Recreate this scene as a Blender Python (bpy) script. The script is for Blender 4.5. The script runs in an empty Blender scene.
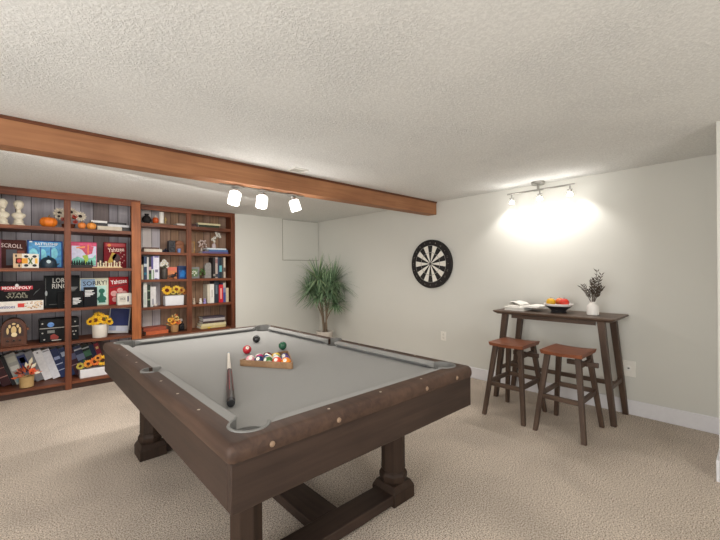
import bpy, bmesh, math, random
from mathutils import Vector, Matrix, Euler
random.seed(7)
SC = bpy.context.scene
COL = SC.collection
PI = math.pi

# ------------------------------------------------------------------ materials
def lin(c):
    c /= 255.0
    return c / 12.92 if c <= 0.04045 else ((c + 0.055) / 1.055) ** 2.4
def rgb(r, g, b): return (lin(r), lin(g), lin(b), 1.0)
_mats = {}
def base(name):
    m = bpy.data.materials.new(name); m.use_nodes = True
    nt = m.node_tree; b = nt.nodes['Principled BSDF']
    return m, nt, b
def mat(r, g, b_, rough=.55, metal=0.0, emit=0.0, var=0.06, spec=.4):
    """plain procedural colour with a slight noise mottling"""
    key = (r, g, b_, rough, metal, emit, var)
    if key in _mats: return _mats[key]
    m, nt, b = base('colour_%d_%d_%d' % (r, g, b_))
    b.inputs['Roughness'].default_value = rough
    b.inputs['Metallic'].default_value = metal
    b.inputs['Specular IOR Level'].default_value = spec
    c = rgb(r, g, b_)
    if var > 0:
        tc = nt.nodes.new('ShaderNodeTexCoord'); n = nt.nodes.new('ShaderNodeTexNoise'); n.inputs['Scale'].default_value = 35
        mx = nt.nodes.new('ShaderNodeMix'); mx.data_type = 'RGBA'
        mx.inputs['A'].default_value = tuple(x * (1 - 2.2 * var) for x in c[:3]) + (1,)
        mx.inputs['B'].default_value = tuple(min(1, x * (1 + 2.2 * var)) for x in c[:3]) + (1,)
        nt.links.new(tc.outputs['Object'], n.inputs['Vector']); nt.links.new(n.outputs['Fac'], mx.inputs['Factor'])
        nt.links.new(mx.outputs['Result'], b.inputs['Base Color'])
    else:
        b.inputs['Base Color'].default_value = c
    if emit > 0:
        b.inputs['Emission Color'].default_value = c; b.inputs['Emission Strength'].default_value = emit
    _mats[key] = m
    return m
def wood(name, dark, light, axis, rough=.5, scale=1.0, bump=.15, spec=.35):
    """streaky timber, grain running along axis 0/1/2"""
    m, nt, b = base(name); N = nt.nodes.new; L = nt.links.new
    tc = N('ShaderNodeTexCoord'); mp = N('ShaderNodeMapping')
    s = [38 * scale] * 3; s[axis] = 2.2 * scale
    mp.inputs['Scale'].default_value = s
    n1 = N('ShaderNodeTexNoise'); n1.inputs['Scale'].default_value = 1; n1.inputs['Detail'].default_value = 6; n1.inputs['Distortion'].default_value = .6
    n2 = N('ShaderNodeTexNoise'); n2.inputs['Scale'].default_value = 2.3; n2.inputs['Detail'].default_value = 3
    ad = N('ShaderNodeMath'); ad.operation = 'MULTIPLY_ADD'; ad.inputs[1].default_value = .55
    cr = N('ShaderNodeValToRGB'); cr.color_ramp.elements[0].position = .36; cr.color_ramp.elements[1].position = .78
    cr.color_ramp.elements[0].color = rgb(*dark); cr.color_ramp.elements[1].color = rgb(*light)
    L(tc.outputs['Object'], mp.inputs['Vector']); L(mp.outputs['Vector'], n1.inputs['Vector']); L(tc.outputs['Object'], n2.inputs['Vector'])
    L(n2.outputs['Fac'], ad.inputs[0])
    h = N('ShaderNodeMath'); h.operation = 'MULTIPLY'; h.inputs[1].default_value = .55
    L(n1.outputs['Fac'], h.inputs[0]); L(h.outputs[0], ad.inputs[2])
    L(ad.outputs[0], cr.inputs['Fac']); L(cr.outputs['Color'], b.inputs['Base Color'])
    bp = N('ShaderNodeBump'); bp.inputs['Strength'].default_value = bump; bp.inputs['Distance'].default_value = .002
    L(n1.outputs['Fac'], bp.inputs['Height']); L(bp.outputs['Normal'], b.inputs['Normal'])
    b.inputs['Roughness'].default_value = rough; b.inputs['Specular IOR Level'].default_value = spec
    return m

def wall_mat(name, c, bump=.12):
    m, nt, b = base(name); N = nt.nodes.new; L = nt.links.new
    tc = N('ShaderNodeTexCoord'); n = N('ShaderNodeTexNoise'); n.inputs['Scale'].default_value = 120; n.inputs['Detail'].default_value = 3
    n2 = N('ShaderNodeTexNoise'); n2.inputs['Scale'].default_value = 1.5
    mx = N('ShaderNodeMix'); mx.data_type = 'RGBA'
    k = rgb(*c)
    mx.inputs['A'].default_value = tuple(x * .97 for x in k[:3]) + (1,); mx.inputs['B'].default_value = tuple(min(1, x * 1.03) for x in k[:3]) + (1,)
    L(tc.outputs['Object'], n.inputs['Vector']); L(tc.outputs['Object'], n2.inputs['Vector'])
    L(n2.outputs['Fac'], mx.inputs['Factor']); L(mx.outputs['Result'], b.inputs['Base Color'])
    bp = N('ShaderNodeBump'); bp.inputs['Strength'].default_value = bump; bp.inputs['Distance'].default_value = .002
    L(n.outputs['Fac'], bp.inputs['Height']); L(bp.outputs['Normal'], b.inputs['Normal'])
    b.inputs['Roughness'].default_value = .8; b.inputs['Specular IOR Level'].default_value = .2
    return m
def ceiling_mat():
    m, nt, b = base('knockdown_ceiling'); N = nt.nodes.new; L = nt.links.new
    tc = N('ShaderNodeTexCoord')
    v = N('ShaderNodeTexNoise'); v.inputs['Scale'].default_value = 75; v.inputs['Detail'].default_value = 4; v.inputs['Roughness'].default_value = .6; v.inputs['Distortion'].default_value = .8
    big = N('ShaderNodeTexNoise'); big.inputs['Scale'].default_value = 2.1; big.inputs['Detail'].default_value = 3
    L(tc.outputs['Object'], v.inputs['Vector']); L(tc.outputs['Object'], big.inputs['Vector'])
    r = N('ShaderNodeValToRGB'); r.color_ramp.elements[0].position = .40; r.color_ramp.elements[1].position = .62
    L(v.outputs['Fac'], r.inputs['Fac'])
    bp = N('ShaderNodeBump'); bp.inputs['Distance'].default_value = .006
    st = N('ShaderNodeMapRange'); st.inputs['From Min'].default_value = .35; st.inputs['From Max'].default_value = .65
    st.inputs['To Min'].default_value = .15; st.inputs['To Max'].default_value = .6
    L(big.outputs['Fac'], st.inputs['Value']); L(st.outputs['Result'], bp.inputs['Strength'])
    L(r.outputs['Color'], bp.inputs['Height']); L(bp.outputs['Normal'], b.inputs['Normal'])
    mx = N('ShaderNodeMix'); mx.data_type = 'RGBA'; mx.inputs['A'].default_value = rgb(217, 217, 214); mx.inputs['B'].default_value = rgb(231, 231, 228)
    L(r.outputs['Color'], mx.inputs['Factor']); L(mx.outputs['Result'], b.inputs['Base Color'])
    b.inputs['Roughness'].default_value = .9; b.inputs['Specular IOR Level'].default_value = .1
    return m
def carpet_mat():
    m, nt, b = base('speckled_carpet'); N = nt.nodes.new; L = nt.links.new
    tc = N('ShaderNodeTexCoord')
    f = N('ShaderNodeTexNoise'); f.inputs['Scale'].default_value = 150; f.inputs['Detail'].default_value = 3; f.inputs['Roughness'].default_value = .75
    g = N('ShaderNodeTexNoise'); g.inputs['Scale'].default_value = 1.6; g.inputs['Detail'].default_value = 3; g.inputs['Distortion'].default_value = .5
    L(tc.outputs['Object'], f.inputs['Vector']); L(tc.outputs['Object'], g.inputs['Vector'])
    r = N('ShaderNodeValToRGB'); e = r.color_ramp.elements
    e[0].position = .38; e[0].color = rgb(118, 105, 94); e[1].position = .61; e[1].color = rgb(243, 231, 217)
    k = e.new(.5); k.color = rgb(208, 193, 177)
    L(f.outputs['Fac'], r.inputs['Fac'])
    mx = N('ShaderNodeMix'); mx.data_type = 'RGBA'; mx.blend_type = 'MULTIPLY'; mx.inputs['Factor'].default_value = 1
    r2 = N('ShaderNodeValToRGB'); r2.color_ramp.elements[0].position = .38; r2.color_ramp.elements[0].color = (.84, .84, .84, 1)
    r2.color_ramp.elements[1].position = .6; r2.color_ramp.elements[1].color = (1, 1, 1, 1)
    L(g.outputs['Fac'], r2.inputs['Fac']); L(r.outputs['Color'], mx.inputs['A']); L(r2.outputs['Color'], mx.inputs['B'])
    L(mx.outputs['Result'], b.inputs['Base Color'])
    bp = N('ShaderNodeBump'); bp.inputs['Strength'].default_value = .9; bp.inputs['Distance'].default_value = .008
    L(f.outputs['Fac'], bp.inputs['Height']); L(bp.outputs['Normal'], b.inputs['Normal'])
    b.inputs['Roughness'].default_value = .95; b.inputs['Specular IOR Level'].default_value = .05
    return m
def felt_mat():
    m, nt, b = base('grey_felt'); N = nt.nodes.new; L = nt.links.new
    tc = N('ShaderNodeTexCoord'); f = N('ShaderNodeTexNoise'); f.inputs['Scale'].default_value = 400
    L(tc.outputs['Object'], f.inputs['Vector'])
    mx = N('ShaderNodeMix'); mx.data_type = 'RGBA'; mx.inputs['A'].default_value = rgb(129, 128, 125); mx.inputs['B'].default_value = rgb(146, 145, 142)
    L(f.outputs['Fac'], mx.inputs['Factor']); L(mx.outputs['Result'], b.inputs['Base Color'])
    b.inputs['Roughness'].default_value = .95; b.inputs['Specular IOR Level'].default_value = .05
    b.inputs['Sheen Weight'].default_value = .15
    return m
def ball_mat(name, col, stripe=False, spot=(0, -.7, .7)):
    """pool ball: a white number spot in one direction, optional white caps round a coloured band"""
    m, nt, b = base(name); N = nt.nodes.new; L = nt.links.new
    tc = N('ShaderNodeTexCoord'); nm = N('ShaderNodeVectorMath'); nm.operation = 'NORMALIZE'
    L(tc.outputs['Object'], nm.inputs[0])
    d = N('ShaderNodeVectorMath'); d.operation = 'DOT_PRODUCT'; d.inputs[1].default_value = Vector(spot).normalized()
    L(nm.outputs['Vector'], d.inputs[0])
    gt = N('ShaderNodeMath'); gt.operation = 'GREATER_THAN'; gt.inputs[1].default_value = .925
    L(d.outputs['Value'], gt.inputs[0])
    mx = N('ShaderNodeMix'); mx.data_type = 'RGBA'
    L(gt.outputs[0], mx.inputs['Factor']); mx.inputs['B'].default_value = rgb(236, 232, 220)
    if stripe:
        ax = Vector(spot).normalized().orthogonal().normalized()
        d2 = N('ShaderNodeVectorMath'); d2.operation = 'DOT_PRODUCT'; d2.inputs[1].default_value = ax
        L(nm.outputs['Vector'], d2.inputs[0])
        ab = N('ShaderNodeMath'); ab.operation = 'ABSOLUTE'; L(d2.outputs['Value'], ab.inputs[0])
        g2 = N('ShaderNodeMath'); g2.operation = 'GREATER_THAN'; g2.inputs[1].default_value = .48; L(ab.outputs[0], g2.inputs[0])
        m2 = N('ShaderNodeMix'); m2.data_type = 'RGBA'; L(g2.outputs[0], m2.inputs['Factor'])
        m2.inputs['A'].default_value = rgb(*col); m2.inputs['B'].default_value = rgb(236, 232, 220)
        L(m2.outputs['Result'], mx.inputs['A'])
    else:
        mx.inputs['A'].default_value = rgb(*col)
    L(mx.outputs['Result'], b.inputs['Base Color'])
    b.inputs['Roughness'].default_value = .18
    return m

CASE_V = wood('bookcase_timber_upright', (72, 37, 23), (134, 74, 44), 2)
CASE_LIT = wood('bookcase_timber_lit', (118, 66, 36), (186, 112, 62), 2)  # same case timber with the light on the right stile put into its colour
CASE_H = wood('bookcase_timber_level', (72, 37, 23), (138, 78, 47), 0)
PLANKS = [wood('back_plank_%s' % n, d, l, 2, rough=.7) for n, d, l in (
    ('grey', (150, 144, 150), (194, 188, 194)), ('brown', (120, 94, 78), (172, 142, 122)), ('pale', (176, 170, 176), (214, 208, 212)),
    ('tan', (118, 90, 70), (172, 138, 110)), ('umber', (120, 108, 106), (160, 146, 144)), ('white', (196, 188, 186), (228, 220, 216)))]
BEAM = wood('beam_timber', (128, 84, 56), (174, 122, 84), 0, rough=.6)
BEAM_DK = wood('beam_strip_timber', (78, 42, 24), (108, 62, 36), 0, rough=.6)
POOL_X = wood('pool_table_timber_x', (46, 36, 31), (70, 55, 47), 0, rough=.55, spec=.2)
POOL_Y = wood('pool_table_timber_y', (46, 36, 31), (70, 55, 47), 1, rough=.55, spec=.2)
POOL_T = wood('pool_table_rail_timber', (52, 39, 33), (88, 67, 55), 1, rough=.55, spec=.25)
POOL_Z = wood('pool_table_leg_timber', (42, 32, 26), (68, 52, 42), 2, rough=.55, spec=.2)
BAR_Y = wood('bar_table_timber_y', (66, 52, 44), (104, 84, 70), 1, rough=.45)
BAR_Z = wood('bar_table_timber_z', (62, 48, 40), (96, 77, 64), 2, rough=.45)
SEAT = wood('stool_seat_timber', (108, 62, 42), (158, 96, 66), 1, rough=.35)
FELT = felt_mat()
LINER = mat(116, 115, 112, .6)
WHITE = mat(226, 224, 218, .5, var=.02)
BLACK = mat(22, 22, 24, .5)
CHROME = mat(190, 190, 188, .3, metal=.9, var=0)
NICKEL = mat(150, 148, 142, .35, metal=.8, var=0)
GLOW = mat(255, 250, 240, .4, emit=2.5, var=0)

# ------------------------------------------------------------------ mesh builder
class MB:
    def __init__(s): s.v = []; s.f = []; s.mi = []; s.mats = []; s.M = Matrix()
    def m(s, mt):
        if mt not in s.mats: s.mats.append(mt)
        return s.mats.index(mt)
    def add(s, vs, fs, mt):
        o = len(s.v); k = s.m(mt)
        s.v += [tuple(s.M @ Vector(p)) for p in vs]
        for f in fs: s.f.append(tuple(o + i for i in f)); s.mi.append(k)
        return s
    def box(s, x0, x1, y0, y1, z0, z1, mt, R=None, top=None):
        """box; R = rotation matrix about the centre of its base; top = (sx, sy) taper of the top"""
        cx, cy = (x0 + x1) / 2, (y0 + y1) / 2
        tx, ty = top or (1, 1)
        vs = []
        for z, ax, ay in ((z0, 1, 1), (z1, tx, ty)):
            for dx, dy in ((-1, -1), (1, -1), (1, 1), (-1, 1)):
                vs.append(Vector((cx + dx * ax * (x1 - x0) / 2, cy + dy * ay * (y1 - y0) / 2, z)))
        if R is not None:
            c = Vector((cx, cy, z0)); vs = [c + R @ (p - c) for p in vs]
        return s.add(vs, [(3, 2, 1, 0), (4, 5, 6, 7), (0, 1, 5, 4), (1, 2, 6, 5), (2, 3, 7, 6), (3, 0, 4, 7)], mt)
    def beam(s, a, b, w, h, mt, up=(0, 0, 1), w2=None, h2=None):
        """square bar from a to b"""
        a, b = Vector(a), Vector(b); d = (b - a).normalized()
        sd = d.cross(Vector(up)).normalized(); u = sd.cross(d).normalized()
        vs = []
        for p, ww, hh in ((a, w, h), (b, w2 or w, h2 or h)):
            for i, j in ((-1, -1), (1, -1), (1, 1), (-1, 1)): vs.append(p + sd * i * ww / 2 + u * j * hh / 2)
        return s.add(vs, [(3, 2, 1, 0), (4, 5, 6, 7), (0, 1, 5, 4), (1, 2, 6, 5), (2, 3, 7, 6), (3, 0, 4, 7)], mt)
    def leg(s, a, b, w, mt, w2=None):
        """splayed leg with level (horizontal) square ends"""
        vs = []
        for p, q in ((a, w), (b, w2 or w)):
            for i, j in ((-1, -1), (1, -1), (1, 1), (-1, 1)): vs.append((p[0] + i * q / 2, p[1] + j * q / 2, p[2]))
        return s.add(vs, [(3, 2, 1, 0), (4, 5, 6, 7), (0, 1, 5, 4), (1, 2, 6, 5), (2, 3, 7, 6), (3, 0, 4, 7)], mt)
    def lathe(s, prof, c, mt, n=24, axis=None, cap=True):
        """prof = [(r, t)...] about axis from point c"""
        c = Vector(c); ax = Vector(axis or (0, 0, 1)).normalized(); e1 = ax.orthogonal().normalized(); e2 = ax.cross(e1)
        vs = []; fs = []
        for r, t in prof:
            for i in range(n):
                a = 2 * PI * i / n; vs.append(c + ax * t + (e1 * math.cos(a) + e2 * math.sin(a)) * r)
        for k in range(len(prof) - 1):
            for i in range(n):
                j = (i + 1) % n; fs.append((k * n + i, k * n + j, (k + 1) * n + j, (k + 1) * n + i))
        if cap:
            fs.append(tuple(range(n - 1, -1, -1))); fs.append(tuple((len(prof) - 1) * n + i for i in range(n)))
        return s.add(vs, fs, mt)
    def cyl(s, a, b, r, mt, r2=None, n=16):
        a, b = Vector(a), Vector(b)
        return s.lathe([(r, 0), (r if r2 is None else r2, (b - a).length)], a, mt, n, b - a)
    def ball(s, c, r, mt, sc=(1, 1, 1), n=16, m_=10, R=None):
        vs = []; fs = []; c = Vector(c)
        for k in range(1, m_):
            th = PI * k / m_
            for i in range(n):
                a = 2 * PI * i / n; p = Vector((math.sin(th) * math.cos(a) * sc[0], math.sin(th) * math.sin(a) * sc[1], math.cos(th) * sc[2])) * r
                vs.append(c + (R @ p if R else p))
        t = Vector((0, 0, sc[2] * r)); t = R @ t if R else t
        vs += [c + t, c - t]; T, B = len(vs) - 2, len(vs) - 1
        for i in range(n):
            j = (i + 1) % n; fs.append((T, i, j)); fs.append((B, (m_ - 2) * n + j, (m_ - 2) * n + i))
            for k in range(m_ - 2): fs.append((k * n + i, (k + 1) * n + i, (k + 1) * n + j, k * n + j))
        return s.add(vs, fs, mt)
    def tube(s, pts, r, mt, n=6, r2=None):
        pts = [Vector(p) for p in pts]; vs = []; fs = []; N = len(pts); ref = None
        for k, p in enumerate(pts):
            d = (pts[min(k + 1, N - 1)] - pts[max(k - 1, 0)]).normalized()
            e1 = d.orthogonal().normalized() if ref is None else (ref - d * ref.dot(d)).normalized(); ref = e1; e2 = d.cross(e1)
            rr = r if r2 is None else r + (r2 - r) * k / (N - 1)
            for i in range(n):
                a = 2 * PI * i / n; vs.append(p + (e1 * math.cos(a) + e2 * math.sin(a)) * rr)
        for k in range(N - 1):
            for i in range(n):
                j = (i + 1) % n; fs.append((k * n + i, k * n + j, (k + 1) * n + j, (k + 1) * n + i))
        fs.append(tuple(range(n - 1, -1, -1))); fs.append(tuple((N - 1) * n + i for i in range(n)))
        return s.add(vs, fs, mt)
    def prism(s, poly, y0, y1, mt):
        """polygon of (x, z) extruded along Y from y0 (front) to y1"""
        n = len(poly); vs = [(x, y0, z) for x, z in poly] + [(x, y1, z) for x, z in poly]
        fs = [tuple(range(n)), tuple(range(2 * n - 1, n - 1, -1))] + [(i, n + i, n + (i + 1) % n, (i + 1) % n) for i in range(n)]
        return s.add(vs, fs, mt)
    def slab(s, poly, z0, z1, mt):
        n = len(poly); vs = [(x, y, z0) for x, y in poly] + [(x, y, z1) for x, y in poly]
        fs = [tuple(range(n - 1, -1, -1)), tuple(range(n, 2 * n))] + [(i, (i + 1) % n, n + (i + 1) % n, n + i) for i in range(n)]
        return s.add(vs, fs, mt)
    def text(s, body, cx, y, cz, w, h, mt, tilt=0.0, lean=None):
        """lettering on a -Y facing surface, fitted to w x h about (cx, cz)"""
        cu = bpy.data.curves.new('t', 'FONT'); cu.body = body; cu.align_x = 'CENTER'; cu.align_y = 'CENTER'; cu.resolution_u = 2
        cu.space_line = .85; cu.offset = .012
        o = bpy.data.objects.new('t', cu); COL.objects.link(o)
        dg = bpy.context.evaluated_depsgraph_get(); me = bpy.data.meshes.new_from_object(o.evaluated_get(dg))
        bpy.data.objects.remove(o); bpy.data.curves.remove(cu)
        xs = [v.co.x for v in me.vertices]; ys = [v.co.y for v in me.vertices]
        sx = w / (max(xs) - min(xs)); sy = h / (max(ys) - min(ys)); mx = (max(xs) + min(xs)) / 2; my = (max(ys) + min(ys)) / 2
        ca, sa = math.cos(tilt), math.sin(tilt); vs = []
        for v in me.vertices:
            a, b = (v.co.x - mx) * sx, (v.co.y - my) * sy
            vs.append((cx + a * ca - b * sa, y, cz + a * sa + b * ca))
        s.add(vs, [tuple(p.vertices) for p in me.polygons], mt); bpy.data.meshes.remove(me)
        return s
    def patch(s, poly, y, mt, t=.0008):
        return s.prism(poly, y - t, y, mt)
    def rect(s, x0, x1, z0, z1, y, mt): return s.patch([(x0, z0), (x1, z0), (x1, z1), (x0, z1)], y, mt)
    def disc(s, x, z, rx, rz, y, mt, n=14): return s.patch([(x + rx * math.cos(2 * PI * i / n), z + rz * math.sin(2 * PI * i / n)) for i in range(n)], y, mt)
    def petal(s, c, d, nrm, ln, w, mt, lift=.0):
        c = Vector(c); d = Vector(d).normalized(); n_ = Vector(nrm).normalized(); sd = d.cross(n_).normalized()
        vs = [c, c + d * ln * .5 + sd * w / 2 + n_ * lift * .5, c + d * ln + n_ * lift, c + d * ln * .5 - sd * w / 2 + n_ * lift * .5]
        return s.add(vs, [(0, 1, 2, 3)], mt)

def world_loc(o):
    p = Vector((0, 0, 0))
    while o is not None: p += o.location; o = o.parent
    return p
def obj(name, mb, parent=None, loc=None, bevel=0, smooth=40, seg=2):
    """link ONE mesh object; world coordinates in mb become local to the parent (or to loc)"""
    if loc is not None: off = Vector(loc)
    else: off = world_loc(parent) if parent else Vector((0, 0, 0))
    me = bpy.data.meshes.new(name)
    me.from_pydata([tuple(Vector(p) - off) for p in mb.v], [], mb.f)
    for mt in mb.mats: me.materials.append(mt)
    me.polygons.foreach_set('material_index', mb.mi)
    me.polygons.foreach_set('use_smooth', [True] * len(me.polygons))
    me.update()
    bm = bmesh.new(); bm.from_mesh(me); bmesh.ops.recalc_face_normals(bm, faces=bm.faces); bm.to_mesh(me); bm.free()
    me.set_sharp_from_angle(angle=math.radians(smooth))
    o = bpy.data.objects.new(name, me); COL.objects.link(o)
    if loc is not None: o.location = off
    if parent: o.parent = parent
    if bevel:
        b = o.modifiers.new('bevel', 'BEVEL'); b.width = bevel; b.segments = seg; b.limit_method = 'ANGLE'; b.angle_limit = math.radians(35)
        b.harden_normals = False
    return o
def tag(o, label, cat, group=None):
    o['label'] = label; o['category'] = cat
    if group: o['group'] = group
    return o
def thing(name, label, cat, loc, group=None):
    o = bpy.data.objects.new(name, None); o.empty_display_size = .05; COL.objects.link(o); o.location = loc
    return tag(o, label, cat, group)
def single(name, label, cat, mb, loc, group=None, bevel=0, **k):
    return tag(obj(name, mb, loc=loc, bevel=bevel, **k), label, cat, group)
def struct(name, mb, **k):
    o = obj(name, mb, **k); o['kind'] = 'structure'; return o
def boolean(o, cutters):
    for c in cutters:
        b = o.modifiers.new('cut', 'BOOLEAN'); b.object = c; b.operation = 'DIFFERENCE'; b.solver = 'EXACT'
    dg = bpy.context.evaluated_depsgraph_get(); dg.update()
    me = bpy.data.meshes.new_from_object(o.evaluated_get(dg)); o.modifiers.clear(); old = o.data; o.data = me; me.name = old.name
    me.set_sharp_from_angle(angle=math.radians(40))
    for c in cutters: bpy.data.objects.remove(c)
def bake(o):
    dg = bpy.context.evaluated_depsgraph_get(); dg.update()
    me = bpy.data.meshes.new_from_object(o.evaluated_get(dg)); o.modifiers.clear(); o.data = me
def copy_tree(o, parent=None):
    c = o.copy(); COL.objects.link(c)
    if parent: c.parent = parent
    for ch in list(o.children): copy_tree(ch, c)
    return c

# ------------------------------------------------------------------ room shell
HC = 2.107; XR = 3.862; YB = 5.27; XL = -1.9; YF = -2.2
SX, SY = 3.01, .183          # corner of the stub wall at the right edge of the frame
WALL = wall_mat('off_white_paint', (211, 210, 203)); CEIL = ceiling_mat(); CARPET = carpet_mat()
BASE = mat(226, 225, 228, .4, var=.02)
struct('floor', MB().box(XL - .1, XR + .1, YF - .1, 5.75, -.1, 0, CARPET))
struct('ceiling', MB().box(XL - .1, XR + .1, YF - .1, 5.75, HC, HC + .1, CEIL))
struct('wall_right', MB().box(XR, XR + .12, SY, 5.75, 0, HC, WALL))
struct('wall_back', MB().box(2.341, XR, YB, YB + .12, 0, HC, WALL))
struct('wall_alcove', MB().box(XL, 2.341, 5.60, 5.72, 0, HC, WALL).box(XL, -.26, 5.036, 5.60, 0, HC, WALL))
struct('wall_left', MB().box(XL - .12, XL, YF, 5.75, 0, HC, WALL))
struct('wall_front', MB().box(XL, XR + .1, YF - .12, YF, 0, HC, WALL))
struct('wall_stub', MB().box(SX, XR + .1, YF, SY, 0, HC, WALL))
def baseboard(name, pts):
    """pts = (x0,x1,y0,y1) of the board on the floor"""
    x0, x1, y0, y1 = pts
    struct(name, MB().box(x0, x1, y0, y1, 0, .126, BASE), bevel=.005)
baseboard('baseboard_right', (XR - .014, XR, SY + .014, YB - .014))
baseboard('baseboard_back', (2.345, XR, YB - .014, YB))
b_ = MB().box(SX - .014, SX, YF, SY, 0, .126, BASE).box(SX - .014, XR - .014, SY, SY + .014, 0, .126, BASE)
struct('baseboard_stub', b_, bevel=.004)
# ceiling beam
o = struct('ceiling_beam', MB().box(XL, XR, 2.776, 2.906, 1.946, HC, BEAM), bevel=.004)
struct('strip_beam', MB().box(XL, XR, 2.766, 2.776, 2.088, HC, BEAM_DK), bevel=.002)  # thin dark strip along the top of the beam's front face
# access panel on the back wall
ap_ = thing('access_panel', 'painted square access panel high on back wall beside the corner', 'panel', (3.49, YB, 1.43))
obj('cover', MB().box(3.146, 3.842, YB - .012, YB, 1.437, 2.090, WALL), ap_, bevel=.003)
GAP_SHADE = mat(150, 146, 136, .8)  # shadow line round the panel, painted as darker strips
obj('gap_shade', MB().box(3.137, 3.146, YB - .003, YB, 1.428, 2.099, GAP_SHADE).box(3.842, 3.851, YB - .003, YB, 1.428, 2.099, GAP_SHADE).box(3.146, 3.842, YB - .003, YB, 1.428, 1.437, GAP_SHADE).box(3.146, 3.842, YB - .003, YB, 2.090, 2.099, GAP_SHADE), ap_)
# ceiling vent
r = thing('ceiling_vent', 'small white ceiling vent just in front of the wooden beam', 'vent', (1.735, 2.66, HC))
v = MB()
for a in ((1.665, 1.805, 2.60, 2.612), (1.665, 1.805, 2.708, 2.72), (1.665, 1.677, 2.612, 2.708), (1.793, 1.805, 2.612, 2.708)):
    v.box(a[0], a[1], a[2], a[3], HC - .008, HC, WHITE)
obj('vent_frame', v, r)
v = MB()
for k in range(5):
    y = 2.622 + k * .019; v.box(1.677, 1.793, y, y + .009, HC - .006, HC - .002, mat(196, 194, 186, .5))
obj('slat', v, r)
# wall plates
def plate(name, label, y, z, h, w, kind):
    r = thing(name, label, 'outlet', (XR, y, z))
    obj('cover_plate', MB().box(XR - .006, XR, y - w / 2, y + w / 2, z - h / 2, z + h / 2, mat(232, 229, 221, .4, var=.02)), r, bevel=.002)
    if kind:
        s_ = MB()
        s_.lathe([(.022, 0), (.021, .004)], (XR - .006, y, z + .002), mat(232, 230, 224, .35, var=0), 20, (-1, 0, 0))
        obj('socket', s_, r)
        s_ = MB(); s_.box(XR - .0115, XR - .0095, y - .010, y + .004, z - .002, z + .008, BLACK)
        obj('socket_hole', s_, r)
    else:
        s_ = MB()
        for dz in (-.02, .02): s_.lathe([(.015, 0), (.014, .003)], (XR - .006, y, z + dz), mat(214, 211, 202, .4, var=.02), 16, (-1, 0, 0))
        obj('socket', s_, r)
plate('wall_outlet', 'white square wall outlet beside the right leg of the bar table', .795, .392, .135, .105, True)
plate('wall_outlet', 'pale painted-over outlet plate low on wall between pool table and bar table', 2.685, .435, .11, .075, False)

# ------------------------------------------------------------------ pool table
PT = thing('pool_table', 'large dark wood pool table with light grey felt and stretcher base', 'pool table', (1.1, 2.134, 0))
X0, X1, Y0, Y1 = .438, 1.757, 1.036, 3.232
IX0, IX1, IY0, IY1 = .516, 1.686, 1.114, 3.154
ZT, ZB = .747, .712
def rrect(x0, x1, y0, y1, r, n=8):
    pts = []
    for cx, cy, a0 in ((x1 - r, y0 + r, -90), (x1 - r, y1 - r, 0), (x0 + r, y1 - r, 90), (x0 + r, y0 + r, 180)):
        for k in range(n + 1):
            a = math.radians(a0 + 90 * k / n); pts.append((cx + r * math.cos(a), cy + r * math.sin(a)))
    return pts
POCK = [(.556, 1.154, .066), (1.646, 1.154, .066), (.556, 3.114, .066), (1.646, 3.114, .066), (.506, 2.134, .055), (1.696, 2.134, .055)]
def cutters(z0, z1, dr=0):
    out = []
    for x, y, r in POCK:
        c = obj('cutter', MB().cyl((x, y, z0), (x, y, z1), r + dr, LINER, n=32)); out.append(c)
    return out
rf = MB()
prof = [(.026, .688), (.004, .692), (0, .704), (0, .719), (.004, .735), (.012, .744), (.024, ZT)]   # (inset, z) bull-nosed edge
rings = [[(x, y, z) for x, y in rrect(X0 + i, X1 - i, Y0 + i, Y1 - i, .026 - i * .5)] for i, z in prof]
inner = rrect(IX0, IX1, IY0, IY1, .004)
rings.append([(x, y, ZT) for x, y in inner]); rings.append([(x, y, .688) for x, y in inner])
n = len(rings[0]); vs = [p for r_ in rings for p in r_]; fs = []
K = len(rings)
for k in range(K):
    k2 = (k + 1) % K
    for i in range(n):
        j = (i + 1) % n; fs.append((k * n + i, k * n + j, k2 * n + j, k2 * n + i))
rf.add(vs, fs, POOL_T)
RAIL = obj('rail_frame', rf, PT)
boolean(RAIL, cutters(.6, .8))
# apron panels
ap = .011
obj('apron', MB().box(X0 + ap, X1 - ap, Y0 + ap, Y0 + ap + .03, .540, .690, POOL_X), PT, bevel=.003)
obj('apron', MB().box(X0 + ap, X1 - ap, Y1 - ap - .03, Y1 - ap, .540, .690, POOL_X), PT, bevel=.003)
obj('apron', MB().box(X0 + ap, X0 + ap + .03, Y0 + ap + .03, Y1 - ap - .03, .540, .690, POOL_Y), PT, bevel=.003)
obj('apron', MB().box(X1 - ap - .03, X1 - ap, Y0 + ap + .03, Y1 - ap - .03, .540, .690, POOL_Y), PT, bevel=.003)
obj('underframe', MB().box(X0 + .06, X1 - .06, Y0 + .06, Y1 - .06, .56, .60, POOL_Y), PT)
bed = obj('bed', MB().box(IX0, IX1, IY0, IY1, .69, ZB, FELT), PT)
boolean(bed, cutters(.6, .8))
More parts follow.
